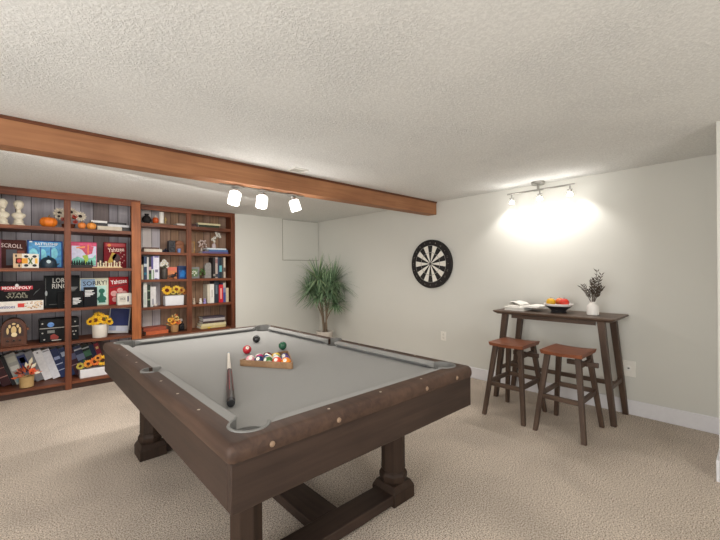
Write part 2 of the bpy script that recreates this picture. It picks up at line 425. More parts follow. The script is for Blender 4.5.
# cushions (six), mitred at the pockets
def cushion(a, b, inward, ma, mb_):
    """a, b: ends of the back line; inward: unit vector towards the bed"""
    a, b, w = Vector(a), Vector(b), Vector(inward); d = (b - a).normalized(); W = .05
    vs = []
    for p, s_ in ((a, ma), (b, -mb_)):
        vs += [p + Vector((0, 0, ZB + .001)), p + Vector((0, 0, ZT)), p + w * (W - .008) + d * s_ * .9 + Vector((0, 0, ZT - .003)), p + w * W + d * s_ + Vector((0, 0, ZT - .012)), p + w * .018 + d * s_ * .4 + Vector((0, 0, ZB + .001))]
    m_ = MB(); m_.add(vs, [(0, 1, 2, 3, 4), (9, 8, 7, 6, 5)] + [(i, (i + 1) % 5, 5 + (i + 1) % 5, 5 + i) for i in range(5)], FELT)
    obj('cushion', m_, PT, bevel=.003)
c_ = .075
cushion((IX0 + c_ + .02, IY0, 0), (IX1 - c_ - .02, IY0, 0), (0, 1, 0), .05, .05)
cushion((IX0 + c_ + .02, IY1, 0), (IX1 - c_ - .02, IY1, 0), (0, -1, 0), .05, .05)
for x, w in ((IX0, (1, 0, 0)), (IX1, (-1, 0, 0))):
    cushion((x, IY0 + c_ + .02, 0), (x, 2.134 - .055, 0), w, .05, .018)
    cushion((x, 2.134 + .055, 0), (x, IY1 - c_ - .02, 0), w, .018, .05)
# pocket cups
for k, (x, y, r) in enumerate(POCK):
    pk = MB()
    pk.lathe([(r - .001, 0), (r - .001, .076), (r - .006, .076), (r - .006, .004)], (x, y, .630), LINER, 32)
    # rim: raised arc on the outer side only
    out = Vector((x - 1.1, y - 2.134, 0)) if k < 4 else Vector((x - 1.1, 0, 0))
    a0 = math.atan2((1 if out.y > 0 else -1) if k < 4 else 0, 1 if out.x > 0 else -1)
    sp = math.radians(118 if k < 4 else 80); nn = 20; vs = []; fs = []
    for i in range(nn + 1):
        a = a0 - sp + 2 * sp * i / nn; e = Vector((math.cos(a), math.sin(a), 0))
        for rr, z in ((r - .001, .705), (r + .004, ZT + .0003), (r + .002, ZT + .004), (r - .006, ZT + .004), (r - .007, .705)): vs.append(Vector((x, y, z)) + e * rr)
    for i in range(nn):
        for j in range(5): fs.append((i * 5 + j, i * 5 + (j + 1) % 5, (i + 1) * 5 + (j + 1) % 5, (i + 1) * 5 + j))
    fs += [(0, 1, 2, 3, 4), tuple(nn * 5 + j for j in (4, 3, 2, 1, 0))]
    pk.add(vs, fs, LINER)
    obj('pocket', pk, PT)
# sights on the rails and bolt covers on the near face
SIGHT = mat(178, 164, 146, .35, var=0)
def diamond(x, y):
    m_ = MB(); r = .0062
    m_.slab([(x - r, y), (x, y - r), (x + r, y), (x, y + r)], ZT - .0005, ZT + .0008, SIGHT); obj('sight', m_, PT)
for x in (.83, 1.1, 1.37): diamond(x, 1.078); diamond(x, 3.192)
for y in (1.40, 1.645, 1.89, 2.38, 2.625, 2.87): diamond(.480, y); diamond(1.722, y)
for x in (.576, .843, 1.358, 1.601):
    m_ = MB(); m_.lathe([(.0095, 0), (.009, .003), (.006, .0055), (.001, .0065)], (x, Y0 + .001, .714), mat(140, 116, 94, .35), 16, (0, -1, 0))
    obj('bolt_cover', m_, PT)
# legs and stretchers
for lx in (.66, 1.5245):
    for ly in (1.40, 2.865):
        m_ = MB(); h = .0825
        m_.box(lx - h, lx + h, ly - h, ly + h, 0, .066, POOL_Z)
        m_.box(lx - h, lx + h, ly - h, ly + h, .066, .098, POOL_Z, top=(.80, .80))
        m_.lathe([(.064, .09), (.072, .10), (.078, .118), (.078, .136), (.071, .15), (.064, .156), (.068, .166), (.066, .19), (.065, .50), (.066, .51), (.068, .52), (.068, .561)], (lx, ly, 0), POOL_Z, 8)
        obj('leg', m_, PT, smooth=20, bevel=.003)
SW = .13
for ly in (1.392, 2.865):
    obj('stretcher', MB().box(.66 + .08, 1.5245 - .08, ly - SW / 2, ly + SW / 2, .012, .064, POOL_X), PT, bevel=.004)
obj('stretcher', MB().box(1.092 - .08, 1.092 + .08, 1.392 + SW / 2, 2.865 - SW / 2, .012, .062, POOL_Y), PT, bevel=.004)

# ------------------------------------------------------------------ balls, rack, cue
BR = .0278
def pool_ball(label, x, y, col, stripe=False, spot=(-.5, -.6, .6), number=None):
    z = ZB + BR + .0004
    m_ = MB(); m_.ball((x, y, z), BR, ball_mat('ball_%s' % label.replace(' ', '_')[:40], col, stripe, spot), n=24, m_=16)
    o = single('pool_ball', label, 'ball', m_, (x, y, z), 'pool balls on the table')
    if number:
        d = Vector(spot).normalized(); t = MB(); t.text(number, 0, 0, 0, .0052 * len(number), .0085, BLACK)
        up = Vector((0, 0, 1)); e1 = up.cross(d).normalized(); e2 = d.cross(e1)
        c = Vector((x, y, z)) + d * (BR + .0003)
        t.v = [tuple(c + e1 * p[0] + e2 * p[2]) for p in t.v]
        obj('number', t, o)
pool_ball('black ball standing alone at back of felt behind the red ball', 1.317, 2.597, (34, 34, 36), spot=(.5, .6, .5))
pool_ball('red ball with white number spot standing loose behind left end of rack', 1.094, 2.289, (186, 34, 48), spot=(-.25, -.75, .6), number='3')
pool_ball('dark green ball standing loose just behind apex of the wooden rack', 1.327, 2.235, (34, 86, 62), spot=(.6, .6, .3))
RU = Vector((.543, -.84, 0)).normalized(); RWD = Vector((.84, .543, 0)).normalized(); RM = Vector((1.009, 1.891, 0)) + RWD * .007
A_ = RM - RU * .1605; B_ = RM + RU * .1605; C_ = RM + RWD * .278
u_ = (B_ - A_).normalized(); w_ = RWD
cen = (A_ + B_ + C_) / 3
d_ = BR * 2.012
rows = [
 [('striped pale pink ball at left end of front row in the rack', (222, 150, 160), True), ('navy blue ball second from left in front row of rack', (30, 44, 92), False),
  ('green striped white ball in middle of front row of rack', (60, 110, 50), True), ('red orange ball second from right in front row of rack', (214, 74, 44), False),
  ('orange ball with number spot at right end of front row', (232, 136, 36), False)],
 [('magenta striped ball at left end of second row in rack', (186, 40, 110), True), ('blue striped ball second from left in second row of rack', (44, 84, 130), True),
  ('pale green striped ball second from right in second row of rack', (90, 140, 110), True), ('white striped ball with purple band at right end of second row', (86, 60, 130), True)],
 [('maroon ball at left end of third row in rack', (110, 30, 40), False), ('yellow ball in middle of third row in rack', (226, 190, 60), False),
  ('deep purple ball at right end of third row in rack', (62, 40, 96), False)]]
start = cen - w_ * d_ * .866 * (4 / 3)
for k, row in enumerate(rows):
    n = len(row)
    for i, (lb, c, st) in enumerate(row):
        p = start + w_ * d_ * .866 * k + u_ * d_ * (i - (n - 1) / 2)
        pool_ball(lb, p.x, p.y, c, st, spot=(-.6, -.5, .62) if not st else (random.uniform(-1, 1), random.uniform(-1, .5), random.uniform(.2, 1)), number='5' if lb.startswith('orange') else None)
RACKW = wood('rack_timber', (118, 88, 62), (160, 126, 92), 0, rough=.45)
def tri(off):
    # triangle inset by off
    pts = []
    for p in (A_, B_, C_): pts.append(cen + (p - cen) * (1 - off * 2 / ((p - cen).length)) )
    return pts
def fillet(P, r=.022):
    out = []
    for i in range(3):
        p, q, s_ = P[i], P[i - 1], P[(i + 1) % 3]
        for k in range(5):
            t = k / 4; a = p + (q - p).normalized() * r; b = p + (s_ - p).normalized() * r
            out.append((1 - t) ** 2 * a + 2 * t * (1 - t) * p + t * t * b)
    return out
oR, iR = fillet(tri(-.0075), .030), fillet(tri(.0), .022)
n = len(oR); vs = [Vector((p.x, p.y, z)) for ring, z in ((oR, ZB + .0005), (oR, ZB + .036), (iR, ZB + .036), (iR, ZB + .0005)) for p in ring]; fs = []
for k in range(4):
    for i in range(n): fs.append((k * n + i, k * n + (i + 1) % n, ((k + 1) % 4) * n + (i + 1) % n, ((k + 1) % 4) * n + i))
single('ball_rack', 'light brown wooden triangle rack around the pool balls on the felt', 'rack', MB().add(vs, fs, RACKW), (cen.x, cen.y, ZB), bevel=.002)
# cue
ca = Vector((.999, 2.358, ZB + .0085)); cb = Vector((.612, 1.425, ZB + .0185)); cd = (cb - ca)
cue = thing('pool_cue', 'short pool cue with pale shaft and black butt lying on felt', 'cue', (.80, 1.89, ZB))
P = lambda t: ca + cd * t
obj('shaft', MB().cyl(P(.02), P(.46), .0070, mat(222, 214, 202, .35), .0115, 16), cue)
obj('tip', MB().cyl(P(0), P(.02), .0062, mat(120, 150, 170, .7), .0068, 14), cue)
b_ = MB().cyl(P(.46), P(.97), .0118, mat(36, 28, 28, .35), .0172, 16)
for k in range(6):      # red inlay points
    a = k * PI / 3; e1 = cd.normalized().orthogonal().normalized(); e2 = cd.normalized().cross(e1)
    off = (e1 * math.cos(a) + e2 * math.sin(a))
    b_.beam(P(.50) + off * .0115, P(.86) + off * .0152, .0030, .0014, mat(140, 34, 44, .4), up=off)
obj('butt', b_, cue)
obj('bumper', MB().cyl(P(.97), P(1.0), .0172, BLACK, .0150, 16), cue)

# ------------------------------------------------------------------ bar table
BT = thing('bar_table', 'long narrow dark wood bar table against the right wall', 'table', (3.6, 1.285, 0))
poly = rrect(3.360, 3.834, .778, 1.782, .03, 6)
m_ = MB(); n = len(poly)
cx, cy = 3.597, 1.28
rg = [[(cx + (x - cx) * s_, cy + (y - cy) * t_, z) for x, y in poly] for s_, t_, z in ((.86, .94, .828), (.985, .993, .846), (1, 1, .852), (1, 1, .858), (.995, .998, .860))]
vs = [p for r_ in rg for p in r_]; fs = []
for k in range(4):
    for i in range(n): fs.append((k * n + i, k * n + (i + 1) % n, (k + 1) * n + (i + 1) % n, (k + 1) * n + i))
fs += [tuple(range(n - 1, -1, -1)), tuple(4 * n + i for i in range(n))]
obj('tabletop', m_.add(vs, fs, BAR_Y), BT)
obj('apron', MB().box(3.45, 3.468, .93, 1.63, .790, .829, BAR_Y).box(3.745, 3.763, .93, 1.63, .790, .829, BAR_Y), BT)
for fx, tx in ((3.468, 3.435), (3.836, 3.775)):
    for fy, ty in ((.812, .885), (1.802, 1.68)):
        obj('leg', MB().leg((fx, fy, 0), (tx, ty, .83), .040, BAR_Z, .052), BT, bevel=.004)
for y in (.838, 1.755):
    obj('stretcher', MB().beam((3.475, y, .295), (3.80, y, .295), .022, .036, BAR_Y), BT, bevel=.003)
obj('stretcher', MB().beam((3.645, .842, .295), (3.645, 1.752, .295), .022, .036, BAR_Y), BT, bevel=.003)

# ------------------------------------------------------------------ stools
def make_stool(cx, cy):
    r = thing('bar_stool', 'right-hand of the two wooden bar stools, nearest the camera', 'stool', (cx, cy, 0), 'bar stools at the bar table')
    # saddle seat
    nx, ny = 10, 10; hx, hy = .172, .150; vs = []; fs = []
    def top(i, j): x = -1 + 2 * i / nx; y = -1 + 2 * j / ny; return (cx + x * hx, cy + y * hy, .618 + .008 * y * y - .002 * x * x)
    for i in range(nx + 1):
        for j in range(ny + 1): vs.append(top(i, j))
    o_ = len(vs)
    for i in range(nx + 1):
        for j in range(ny + 1): p = top(i, j); vs.append((cx + (p[0] - cx) * .95, cy + (p[1] - cy) * .95, .590 + .004 * abs(-1 + 2 * j / ny)))
    I = lambda i, j: i * (ny + 1) + j
    for i in range(nx):
        for j in range(ny):
            fs.append((I(i, j), I(i + 1, j), I(i + 1, j + 1), I(i, j + 1))); fs.append((o_ + I(i, j + 1), o_ + I(i + 1, j + 1), o_ + I(i + 1, j), o_ + I(i, j)))
    for i in range(nx):
        fs.append((I(i + 1, 0), I(i, 0), o_ + I(i, 0), o_ + I(i + 1, 0))); fs.append((I(i, ny), I(i + 1, ny), o_ + I(i + 1, ny), o_ + I(i, ny)))
    for j in range(ny):
        fs.append((I(0, j), I(0, j + 1), o_ + I(0, j + 1), o_ + I(0, j))); fs.append((I(nx, j + 1), I(nx, j), o_ + I(nx, j), o_ + I(nx, j + 1)))
    obj('seat', MB().add(vs, fs, SEAT), r, smooth=50)
    def at(sx, sy, z): t = z / .595; return (cx + sx * (.214 - .092 * t), cy + sy * (.170 - .062 * t), z)
    for sx in (-1, 1):
        for sy in (-1, 1):
            a, b = at(sx, sy, 0), at(sx, sy, .598)
            obj('leg', MB().leg(a, b, .032, BAR_Z, .040), r, bevel=.004)
    for (p, q, z) in (((-1, -1), (-1, 1), .27), ((1, -1), (1, 1), .29), ((-1, -1), (1, -1), .285), ((-1, 1), (1, 1), .285)):
        obj('rung', MB().beam(at(*p, z), at(*q, z), .022, .036, BAR_Y), r, bevel=.003)
    obj('side_rail', MB().beam(at(-1, -1, .53), at(1, -1, .53), .020, .036, BAR_Y), r, bevel=.003)
    obj('grip_bar', MB().beam((cx + .005, cy - .205, .528), (cx + .005, cy + .010, .528), .024, .036, BAR_Y), r, bevel=.003)
    return r
st = make_stool(3.166, 1.042)
s2 = copy_tree(st); s2.location = (3.178, 1.478, 0); s2['label'] = 'left-hand of the two wooden bar stools, nearest the pool table'

# ------------------------------------------------------------------ things on the bar table
ZTB = .8605
PAPER = mat(232, 229, 222, .6, var=.02); PAPER2 = mat(206, 203, 196, .6, var=.04)
m_ = MB(); m_.box(3.46, 3.64, 1.52, 1.70, ZTB, ZTB + .028, PAPER2).box(3.455, 3.645, 1.515, 1.705, ZTB + .028, ZTB + .032, PAPER).box(3.455, 3.645, 1.515, 1.705, ZTB - .0004, ZTB + .002, PAPER)
single('book', 'thick closed white book lying under the open book on bar table', 'book', m_, (3.55, 1.61, ZTB), 'books on the bar table', bevel=.002)
ob = thing('open_book', 'open book with fanned white pages on left end of bar table', 'book', (3.60, 1.56, ZTB + .0325), 'books on the bar table')
def page_curve(sg, h, w, lift):
    return [(t * w * sg, h * math.sin(min(1, t * 2.2) * PI / 2) * (1 - .45 * t) + lift * t) for t in [k / 10 for k in range(11)]]
z0 = ZTB + .033
m_ = MB()
for sg, w in ((-1, .16), (1, .13)):
    cv = page_curve(sg, .020, w, 0)
    vs = []; fs = []
    for x in (3.50, 3.73):
        for a, b in cv: vs.append((x, 1.56 + a, z0 + b + .002))
        for a, b in cv: vs.append((x, 1.56 + a, z0))
    q = 22
    for i in range(10):
        fs += [(i, i + 1, q + i + 1, q + i), (11 + i, q + 11 + i, q + 12 + i, 12 + i), (i, 11 + i, 12 + i, i + 1), (q + i, q + i + 1, q + 12 + i, q + 11 + i)]
    fs += [(10, 21, q + 21, q + 10), (0, q, q + 11, 11)]
    m_.add(vs, fs, PAPER)
obj('page_block', m_, ob)
for k, (ang, ln) in enumerate(((50, .11), (30, .125), (16, .13))):
    m_ = MB(); vs = []; fs = []
    for x in (3.51, 3.72):
        for t in range(9):
            u = t / 8; a = math.radians(ang * (1 - .55 * u)); vs.append((x, 1.575 + ln * u * math.cos(a) * 1.0, z0 + .018 + ln * u * math.sin(a) * .62))
    for t in range(8): fs.append((t, t + 1, 9 + t + 1, 9 + t))
    obj('page', m_.add(vs, fs, PAPER if k != 1 else PAPER2), ob)
obj('cover', MB().box(3.495, 3.735, 1.425, 1.715, ZTB + .0325, ZTB + .0345, PAPER2), ob)
# fruit bowl
bx, by = 3.60, 1.262
bw = thing('fruit_bowl', 'black and white footed bowl of fruit on bar table', 'bowl', (bx, by, ZTB))
BOWLD = mat(44, 42, 44, .35)
obj('bowl', MB().lathe([(.066, 0), (.068, .006), (.060, .012), (.062, .020), (.090, .042), (.112, .060), (.107, .061), (.09, .042), (.05, .026), (.0, .024)], (bx, by, ZTB), BOWLD, 32, cap=False), bw)
obj('rim', MB().lathe([(.112, .060), (.122, .078), (.119, .080), (.107, .061)], (bx, by, ZTB), mat(230, 224, 220, .35, var=.02), 32, cap=False), bw)
def fruit(label, name, x, y, z, r, col, sc=(1, 1, 1)):
    m_ = MB(); pr = []
    for k in range(13):
        th = PI * k / 12; rr = math.sin(th) * r; zz = -math.cos(th) * r * .92 * sc[2]
        if k == 12: zz -= r * .14; rr = .0015
        if k == 11: zz -= r * .02
        pr.append((rr, zz))
    m_.lathe(pr, (x, y, z), mat(*col, .35, var=.14), 20)
    o = single(name, label, name, m_, (x, y, z), 'fruit in the bowl', smooth=80)
    s_ = MB(); s_.tube([(x, y, z + r * .74 * sc[2]), (x + .003, y + .002, z + r * sc[2] * .95), (x + .007, y + .002, z + r * 1.08 * sc[2])], .002, mat(84, 62, 36), 5); obj('stem', s_, o)
fruit('yellow lemon-coloured fruit at left of the fruit bowl', 'pear', bx - .030, by + .054, ZTB + .090, .040, (222, 172, 40))
fruit('peach orange fruit at centre back of the fruit bowl', 'peach', bx + .046, by + .004, ZTB + .092, .039, (224, 122, 72))
fruit('bright red apple at right of the fruit bowl', 'apple', bx - .020, by - .054, ZTB + .091, .041, (214, 60, 42))
# vase with dried stems
vx, vy = 3.575, .982
vs_ = thing('vase', 'small white bottle vase with dried brown stems on bar table', 'vase', (vx, vy, ZTB))
obj('vase_body', MB().lathe([(.040, 0), (.045, .005), (.046, .06), (.043, .078), (.030, .094), (.022, .100), (.022, .110), (.025, .113), (.019, .113), (.018, .09), (.0, .085)], (vx, vy, ZTB), mat(236, 232, 226, .35, var=.02), 28, cap=False), vs_)
rnd = random.Random(3); STEM = mat(74, 62, 52, .8)
for k in range(15):
    a = rnd.uniform(0, 2 * PI); sp = rnd.uniform(.015, .085); hgt = rnd.uniform(.10, .20)
    if k == 0: a, sp, hgt = -1.2, .065, .24
    if k == 1: a, sp, hgt = -1.0, .035, .27
    tip = Vector((vx + math.cos(a) * sp * .6, vy + math.sin(a) * sp, ZTB + .113 + hgt * .92)); p0 = Vector((vx + math.cos(a) * .008, vy + math.sin(a) * .008, ZTB + .09))
    mid = p0.lerp(tip, .5) + Vector((0, 0, .02)); m_ = MB()
    pts = [p0.lerp(mid, t).lerp(mid.lerp(tip, t), t) for t in [i / 8 for i in range(9)]]
    m_.tube(pts, .0016, STEM, 5)
    for i in range(3, 9):
        for q in range(4):
            aa = rnd.uniform(0, 2 * PI); d = (pts[i] - pts[i - 1]).normalized() * .9 + Vector((math.cos(aa), math.sin(aa), .1)) * .75
            m_.petal(pts[i], d, Vector((math.sin(aa), -math.cos(aa), .4)), rnd.uniform(.025, .045), .007, STEM)
    obj('dried_stem', m_, vs_)

# ------------------------------------------------------------------ dartboard
dy, dz = 2.842, 1.33
DB = thing('dartboard', 'round dartboard with black and white segments on right wall', 'dartboard', (XR, dy, dz))
obj('surround', MB().lathe([(.292, 0), (.305, .008), (.305, .046), (.298, .052), (.238, .052), (.238, .0)], (XR, dy, dz), mat(30, 26, 26, .75), 64, (-1, 0, 0), cap=False), DB)
fx = XR - .050
m_ = MB(); m_.lathe([(.239, 0), (.239, .048), (.0, .048)], (XR, dy, dz), mat(34, 32, 32, .8), 64, (-1, 0, 0), cap=False)
obj('board', m_, DB)
def P3(r, a, x): return (x, dy + r * math.sin(a), dz + r * math.cos(a))
CRM = mat(232, 229, 220, .75, var=.03); BLK = mat(30, 28, 28, .75); 
m_ = MB()
for k in range(20):
    a0 = (k - .5) * 2 * PI / 20; a1 = a0 + 2 * PI / 20; c = BLK if k % 2 == 0 else CRM
    for r0, r1 in ((.018, .232),):
        vs = []; st_ = 4
        for i in range(st_ + 1):
            a = a0 + (a1 - a0) * i / st_; vs += [P3(r0, a, fx + .0012), P3(r1, a, fx + .0012)]
        m_.add(vs, [(2 * i, 2 * i + 1, 2 * i + 3, 2 * i + 2) for i in range(st_)], c)
obj('segments', m_, DB)
m_ = MB(); RING = mat(150, 146, 140, .5)
for r0, r1 in ((.140, .146), (.229, .233), (.016, .022)):
    vs = []; fs = []
    for i in range(65):
        a = 2 * PI * i / 64; vs += [P3(r0, a, fx + .0002), P3(r1, a, fx + .0002)]
    m_.add(vs, [(2 * i, 2 * i + 1, 2 * i + 3, 2 * i + 2) for i in range(64)], RING)
m_.lathe([(.0165, 0), (.0165, .0014)], (fx + .0014, dy, dz), mat(60, 56, 56, .7), 20, (-1, 0, 0))
obj('wire_ring', m_, DB)
m_ = MB(); NUMC = mat(112, 106, 100, .6, var=0)
for k, nmb in enumerate((20, 1, 18, 4, 13, 6, 10, 15, 2, 17, 3, 19, 7, 16, 8, 11, 14, 9, 12, 5)):
    a = -k * 2 * PI / 20; t = MB(); t.text(str(nmb), 0, 0, 0, .011 * len(str(nmb)) + .003, .020, NUMC)
    cy_, cz_ = dy + .268 * math.sin(a), dz + .268 * math.cos(a); ca_, sa_ = math.cos(a), math.sin(a)
    # seen from -X: text right is -Y
    vs = []
    for p in t.v:
        ry, rz = -(p[0] * ca_) + p[2] * sa_, p[0] * sa_ + p[2] * ca_
        vs.append((XR - .0526, cy_ + ry, cz_ + rz))
    m_.add(vs, t.f, NUMC)
obj('number_ring', m_, DB)

# ------------------------------------------------------------------ track lights
tx = 3.745
TL = thing('track_light', 'brushed metal three-lamp track light on ceiling above the bar table', 'light', (tx, 1.49, HC))
obj('canopy', MB().lathe([(.062, 0), (.062, -.016), (.054, -.028), (.0, -.030)], (tx, 1.49, HC), NICKEL, 28, cap=False), TL)
obj('mounting_post', MB().cyl((tx, 1.49, HC - .03), (tx, 1.49, 2.028), .012, NICKEL).box(tx - .012, tx + .012, 1.44, 1.54, 2.020, 2.036, NICKEL), TL)
obj('bar', MB().cyl((tx, 1.166, 2.030), (tx, 1.800, 2.030), .0085, NICKEL), TL)
LIGHTS = []
for y in (1.755, 1.475, 1.205):
    hd = obj('lamp_head', MB().cyl((tx, y, 2.026), (tx, y, 1.985), .006, NICKEL).cyl((tx, y - .022, 1.985), (tx, y + .022, 1.985), .006, NICKEL).cyl((tx, y, 1.988), (tx + .004, y, 1.962), .016, NICKEL), TL)
    obj('bulb', MB().lathe([(.014, 0), (.022, .012), (.026, .034), (.022, .040), (.0, .042)], (tx + .004, y, 1.964), GLOW, 20, (.12, 0, -1)), hd)
    LIGHTS.append((tx + .012, y, 1.895))
# beam light: three frosted heads under the beam
BL = thing('beam_light', 'three frosted glass spotlights on chrome mounts under the wooden beam', 'light', (1.57, 2.87, 1.946))
obj('track', MB().box(1.16, 1.94, 2.865, 2.895, 1.938, 1.946, NICKEL), BL, bevel=.002)
HEADS = [((1.300, 2.88, 1.938), (-.26, -.06, -1)), ((1.530, 2.88, 1.938), (-.14, -.04, -1)), ((1.815, 2.88, 1.938), (.36, -.02, -1))]
GLASS = mat(255, 251, 242, .4, emit=2.6, var=0)
for c, d in HEADS:
    c = Vector(c); d = Vector(d).normalized(); e = c + d * .026
    hd = obj('lamp_head', MB().lathe([(.045, 0), (.045, -.008), (.02, -.012)], c, CHROME, 20).cyl(c + Vector((0, 0, -.01)), e, .008, CHROME).cyl(e - d * .005, e + d * .018, .024, CHROME, .030), BL)
    obj('glass_shade', MB().lathe([(.030, .016), (.046, .028), (.047, .115), (.043, .122), (.041, .115), (.0, .10)], e, GLASS, 24, d), hd)
    LIGHTS.append(tuple(e + d * .16) + (d,))

# ------------------------------------------------------------------ potted palm
px_, py_ = 3.545, 4.69
PL = thing('potted_palm', 'tall spiky green palm in pale pot in back corner behind pool table', 'plant', (px_, py_, 0))
obj('pot', MB().lathe([(.095, 0), (.105, .01), (.125, .27), (.135, .285), (.135, .305), (.122, .305), (.118, .26), (.0, .255)], (px_, py_, 0), mat(214, 206, 196, .5), 32, cap=False), PL)
obj('soil', MB().lathe([(.117, .268), (.05, .276), (.0, .278)], (px_, py_, 0), mat(44, 34, 28, .95), 24, cap=False), PL)
rnd = random.Random(11)
# image-right at the plant is roughly (+.74,-.68)
def at_pl(r_, z, f=0): return Vector((px_ + r_ * .737 + f * .676, py_ - r_ * .676 + f * .737, z))
crowns = [(at_pl(-.22, .92, -.05), .40), (at_pl(-.10, 1.12, 0), .50), (at_pl(.14, 1.08, .0), .48), (at_pl(-.08, .86, -.16), .38), (at_pl(.17, .74, -.05), .32), (at_pl(.02, 1.00, .08), .42), (at_pl(.0, .98, -.10), .40), (at_pl(-.15, 1.02, .06), .42), (at_pl(.10, .92, -.08), .40)]
TR = mat(134, 118, 100, .85)
for k, (c, ln) in enumerate(crowns):
    b0 = Vector((px_ + .03 * math.cos(k), py_ + .03 * math.sin(k * 2), .27)); m_ = MB()
    mid = Vector(((b0.x * .7 + c.x * .3), (b0.y * .7 + c.y * .3), b0.z + (c.z - b0.z) * .6))
    m_.tube([b0.lerp(mid, t).lerp(mid.lerp(c, t), t) for t in [i / 10 for i in range(11)]], .011, TR, 8, .007)
    obj('trunk', m_, PL)
LF = [mat(122, 150, 114, .5, var=.1), mat(146, 172, 134, .5, var=.1), mat(104, 132, 102, .5, var=.1), mat(180, 200, 152, .5, var=.1)]
for k, (c, ln) in enumerate(crowns):
    m_ = MB()
    for i in range(150):
        el = math.asin(rnd.uniform(-.5, 1.0)); az = rnd.uniform(0, 2 * PI); d = Vector((math.cos(el) * math.cos(az), math.cos(el) * math.sin(az), math.sin(el)))
        L_ = ln * rnd.uniform(.6, 1.05); w = rnd.uniform(.013, .022); sd = d.cross(Vector((0, 0, 1)))
        sd = sd.normalized() if sd.length > .05 else Vector((1, 0, 0))
        vs = []; N_ = 6
        for t in range(N_ + 1):
            u = t / N_; p = c + d * L_ * u + Vector((0, 0, -.22 * L_ * u * u * math.cos(el)))
            ww = w * (1 - u) ** .6 * (1 if u > 0 else .6) / 2 * 1.0 + .0006
            p.x = min(p.x, XR - .015); p.y = min(p.y, YB - .02)
            vs += [p - sd * ww, p + sd * ww]
        m_.add(vs, [(2 * t, 2 * t + 1, 2 * t + 3, 2 * t + 2) for t in range(N_)], rnd.choice(LF if k == 1 else LF[:3]))
    obj('foliage', m_, PL)

# ------------------------------------------------------------------ bookcases
LY, LYB = 5.036, 5.50
LX0, LX1 = -.251, 1.069
S = dict(a=1.735, b=1.305, c=.872, d=.515, e=.085)          # shelf tops, left bookcase
BC1 = thing('bookcase', 'wide left built-in bookcase of reddish wood filled with board games', 'bookcase', (.41, 5.27, 0), 'built-in bookcases')
f = MB()
f.box(LX0, -.195, LY, LY + .022, 0, HC, CASE_V).box(.352, .409, LY, LY + .022, .0, 2.03, CASE_V)
obj('upright', f, BC1, bevel=.003)
obj('upright', MB().box(.974, LX1, LY, LY + .022, 0, HC, CASE_LIT), BC1, bevel=.003)
obj('top_rail', MB().box(-.195, .974, LY, LY + .022, 2.03, HC, CASE_H).box(-.195, LX1, LY - .006, LY, 2.085, HC, CASE_H), BC1, bevel=.003)
obj('plinth', MB().box(-.195, .974, LY + .02, LY + .04, 0, .058, mat(60, 36, 26, .6)), BC1)
for z, t in ((S['a'], .038), (S['b'], .035), (S['c'], .030), (S['d'], .028), (S['e'], .027)):
    obj('shelf', MB().box(LX0 + .02, LX1 - .02, LY + .022, LYB - .02, z - t, z - .0006, CASE_H).box(-.195, .352, LY + .001, LY + .022, z - t, z - .0006, CASE_H).box(.409, .974, LY + .001, LY + .022, z - t, z - .0006, CASE_H), BC1)
obj('side_panel', MB().box(LX0, LX0 + .02, LY + .022, LYB, 0, HC, CASE_V), BC1)
obj('side_panel', MB().box(LX1 - .02, LX1, LY + .022, LYB, 0, HC, CASE_V), BC1)
def plank_back(x0, x1, y, z0, z1, widths, order):
    m_ = MB(); x = x0; k = 0
    m_.box(x0, x1, y + .006, y + .012, z0, z1, mat(26, 20, 18, .9))
    while x < x1 - .01:
        w = widths[k % len(widths)]; e = min(x + w, x1)
        m_.box(x + .003, e - .003, y, y + .006, z0, z1, PLANKS[order[k % len(order)]]); x = e; k += 1
    return m_
obj('back_panel', plank_back(LX0 + .02, LX1 - .02, LYB - .02, 0, HC, (.095, .11, .125, .20, .10, .14, .12, .16), (0, 2, 2, 0, 0, 2, 0, 4)), BC1)
RY, RYB = YB, 5.56
RX0, RX1 = 1.072, 2.339
T = dict(a=1.876, b=1.512, c=1.160, d=.806, e=.450, f=.09)
BC2 = thing('bookcase', 'narrower right built-in bookcase recessed flush with the wall', 'bookcase', (1.70, 5.40, 0), 'built-in bookcases')
obj('upright', MB().box(RX0, 1.125, RY - .002, RY + .022, 0, HC, CASE_V).box(1.663, 1.728, RY - .002, RY + .022, 0, 2.043, CASE_V).box(2.277, RX1, RY - .012, RY + .022, 0, HC, CASE_V), BC2, bevel=.003)
obj('top_rail', MB().box(1.125, 2.277, RY - .002, RY + .022, 2.043, HC, CASE_H).box(1.10, 2.277, RY - .010, RY - .002, 2.085, HC, CASE_H), BC2, bevel=.003)
obj('plinth', MB().box(1.125, 2.277, RY + .02, RY + .04, 0, .06, mat(60, 36, 26, .6)), BC2)
for z, t in ((T['a'], .042), (T['b'], .035), (T['c'], .033), (T['d'], .033), (T['e'], .032), (T['f'], .03)):
    obj('shelf', MB().box(RX0 + .02, RX1 - .02, RY + .022, RYB - .02, z - t, z - .0006, CASE_H).box(1.125, 1.663, RY + .001, RY + .022, z - t, z - .0006, CASE_H).box(1.728, 2.277, RY + .001, RY + .022, z - t, z - .0006, CASE_H), BC2)
obj('side_panel', MB().box(RX0, RX0 + .02, RY + .022, RYB, 0, HC, CASE_V), BC2)
obj('side_panel', MB().box(RX1 - .02, RX1, RY + .022, RYB, 0, HC, CASE_V), BC2)
obj('back_panel', plank_back(RX0 + .02, RX1 - .02, RYB - .02, 0, HC, (.10, .115, .10, .13, .11, .12), (5, 5, 2, 1, 3, 1, 3, 3, 1, 3, 1, 4, 1)), BC2)

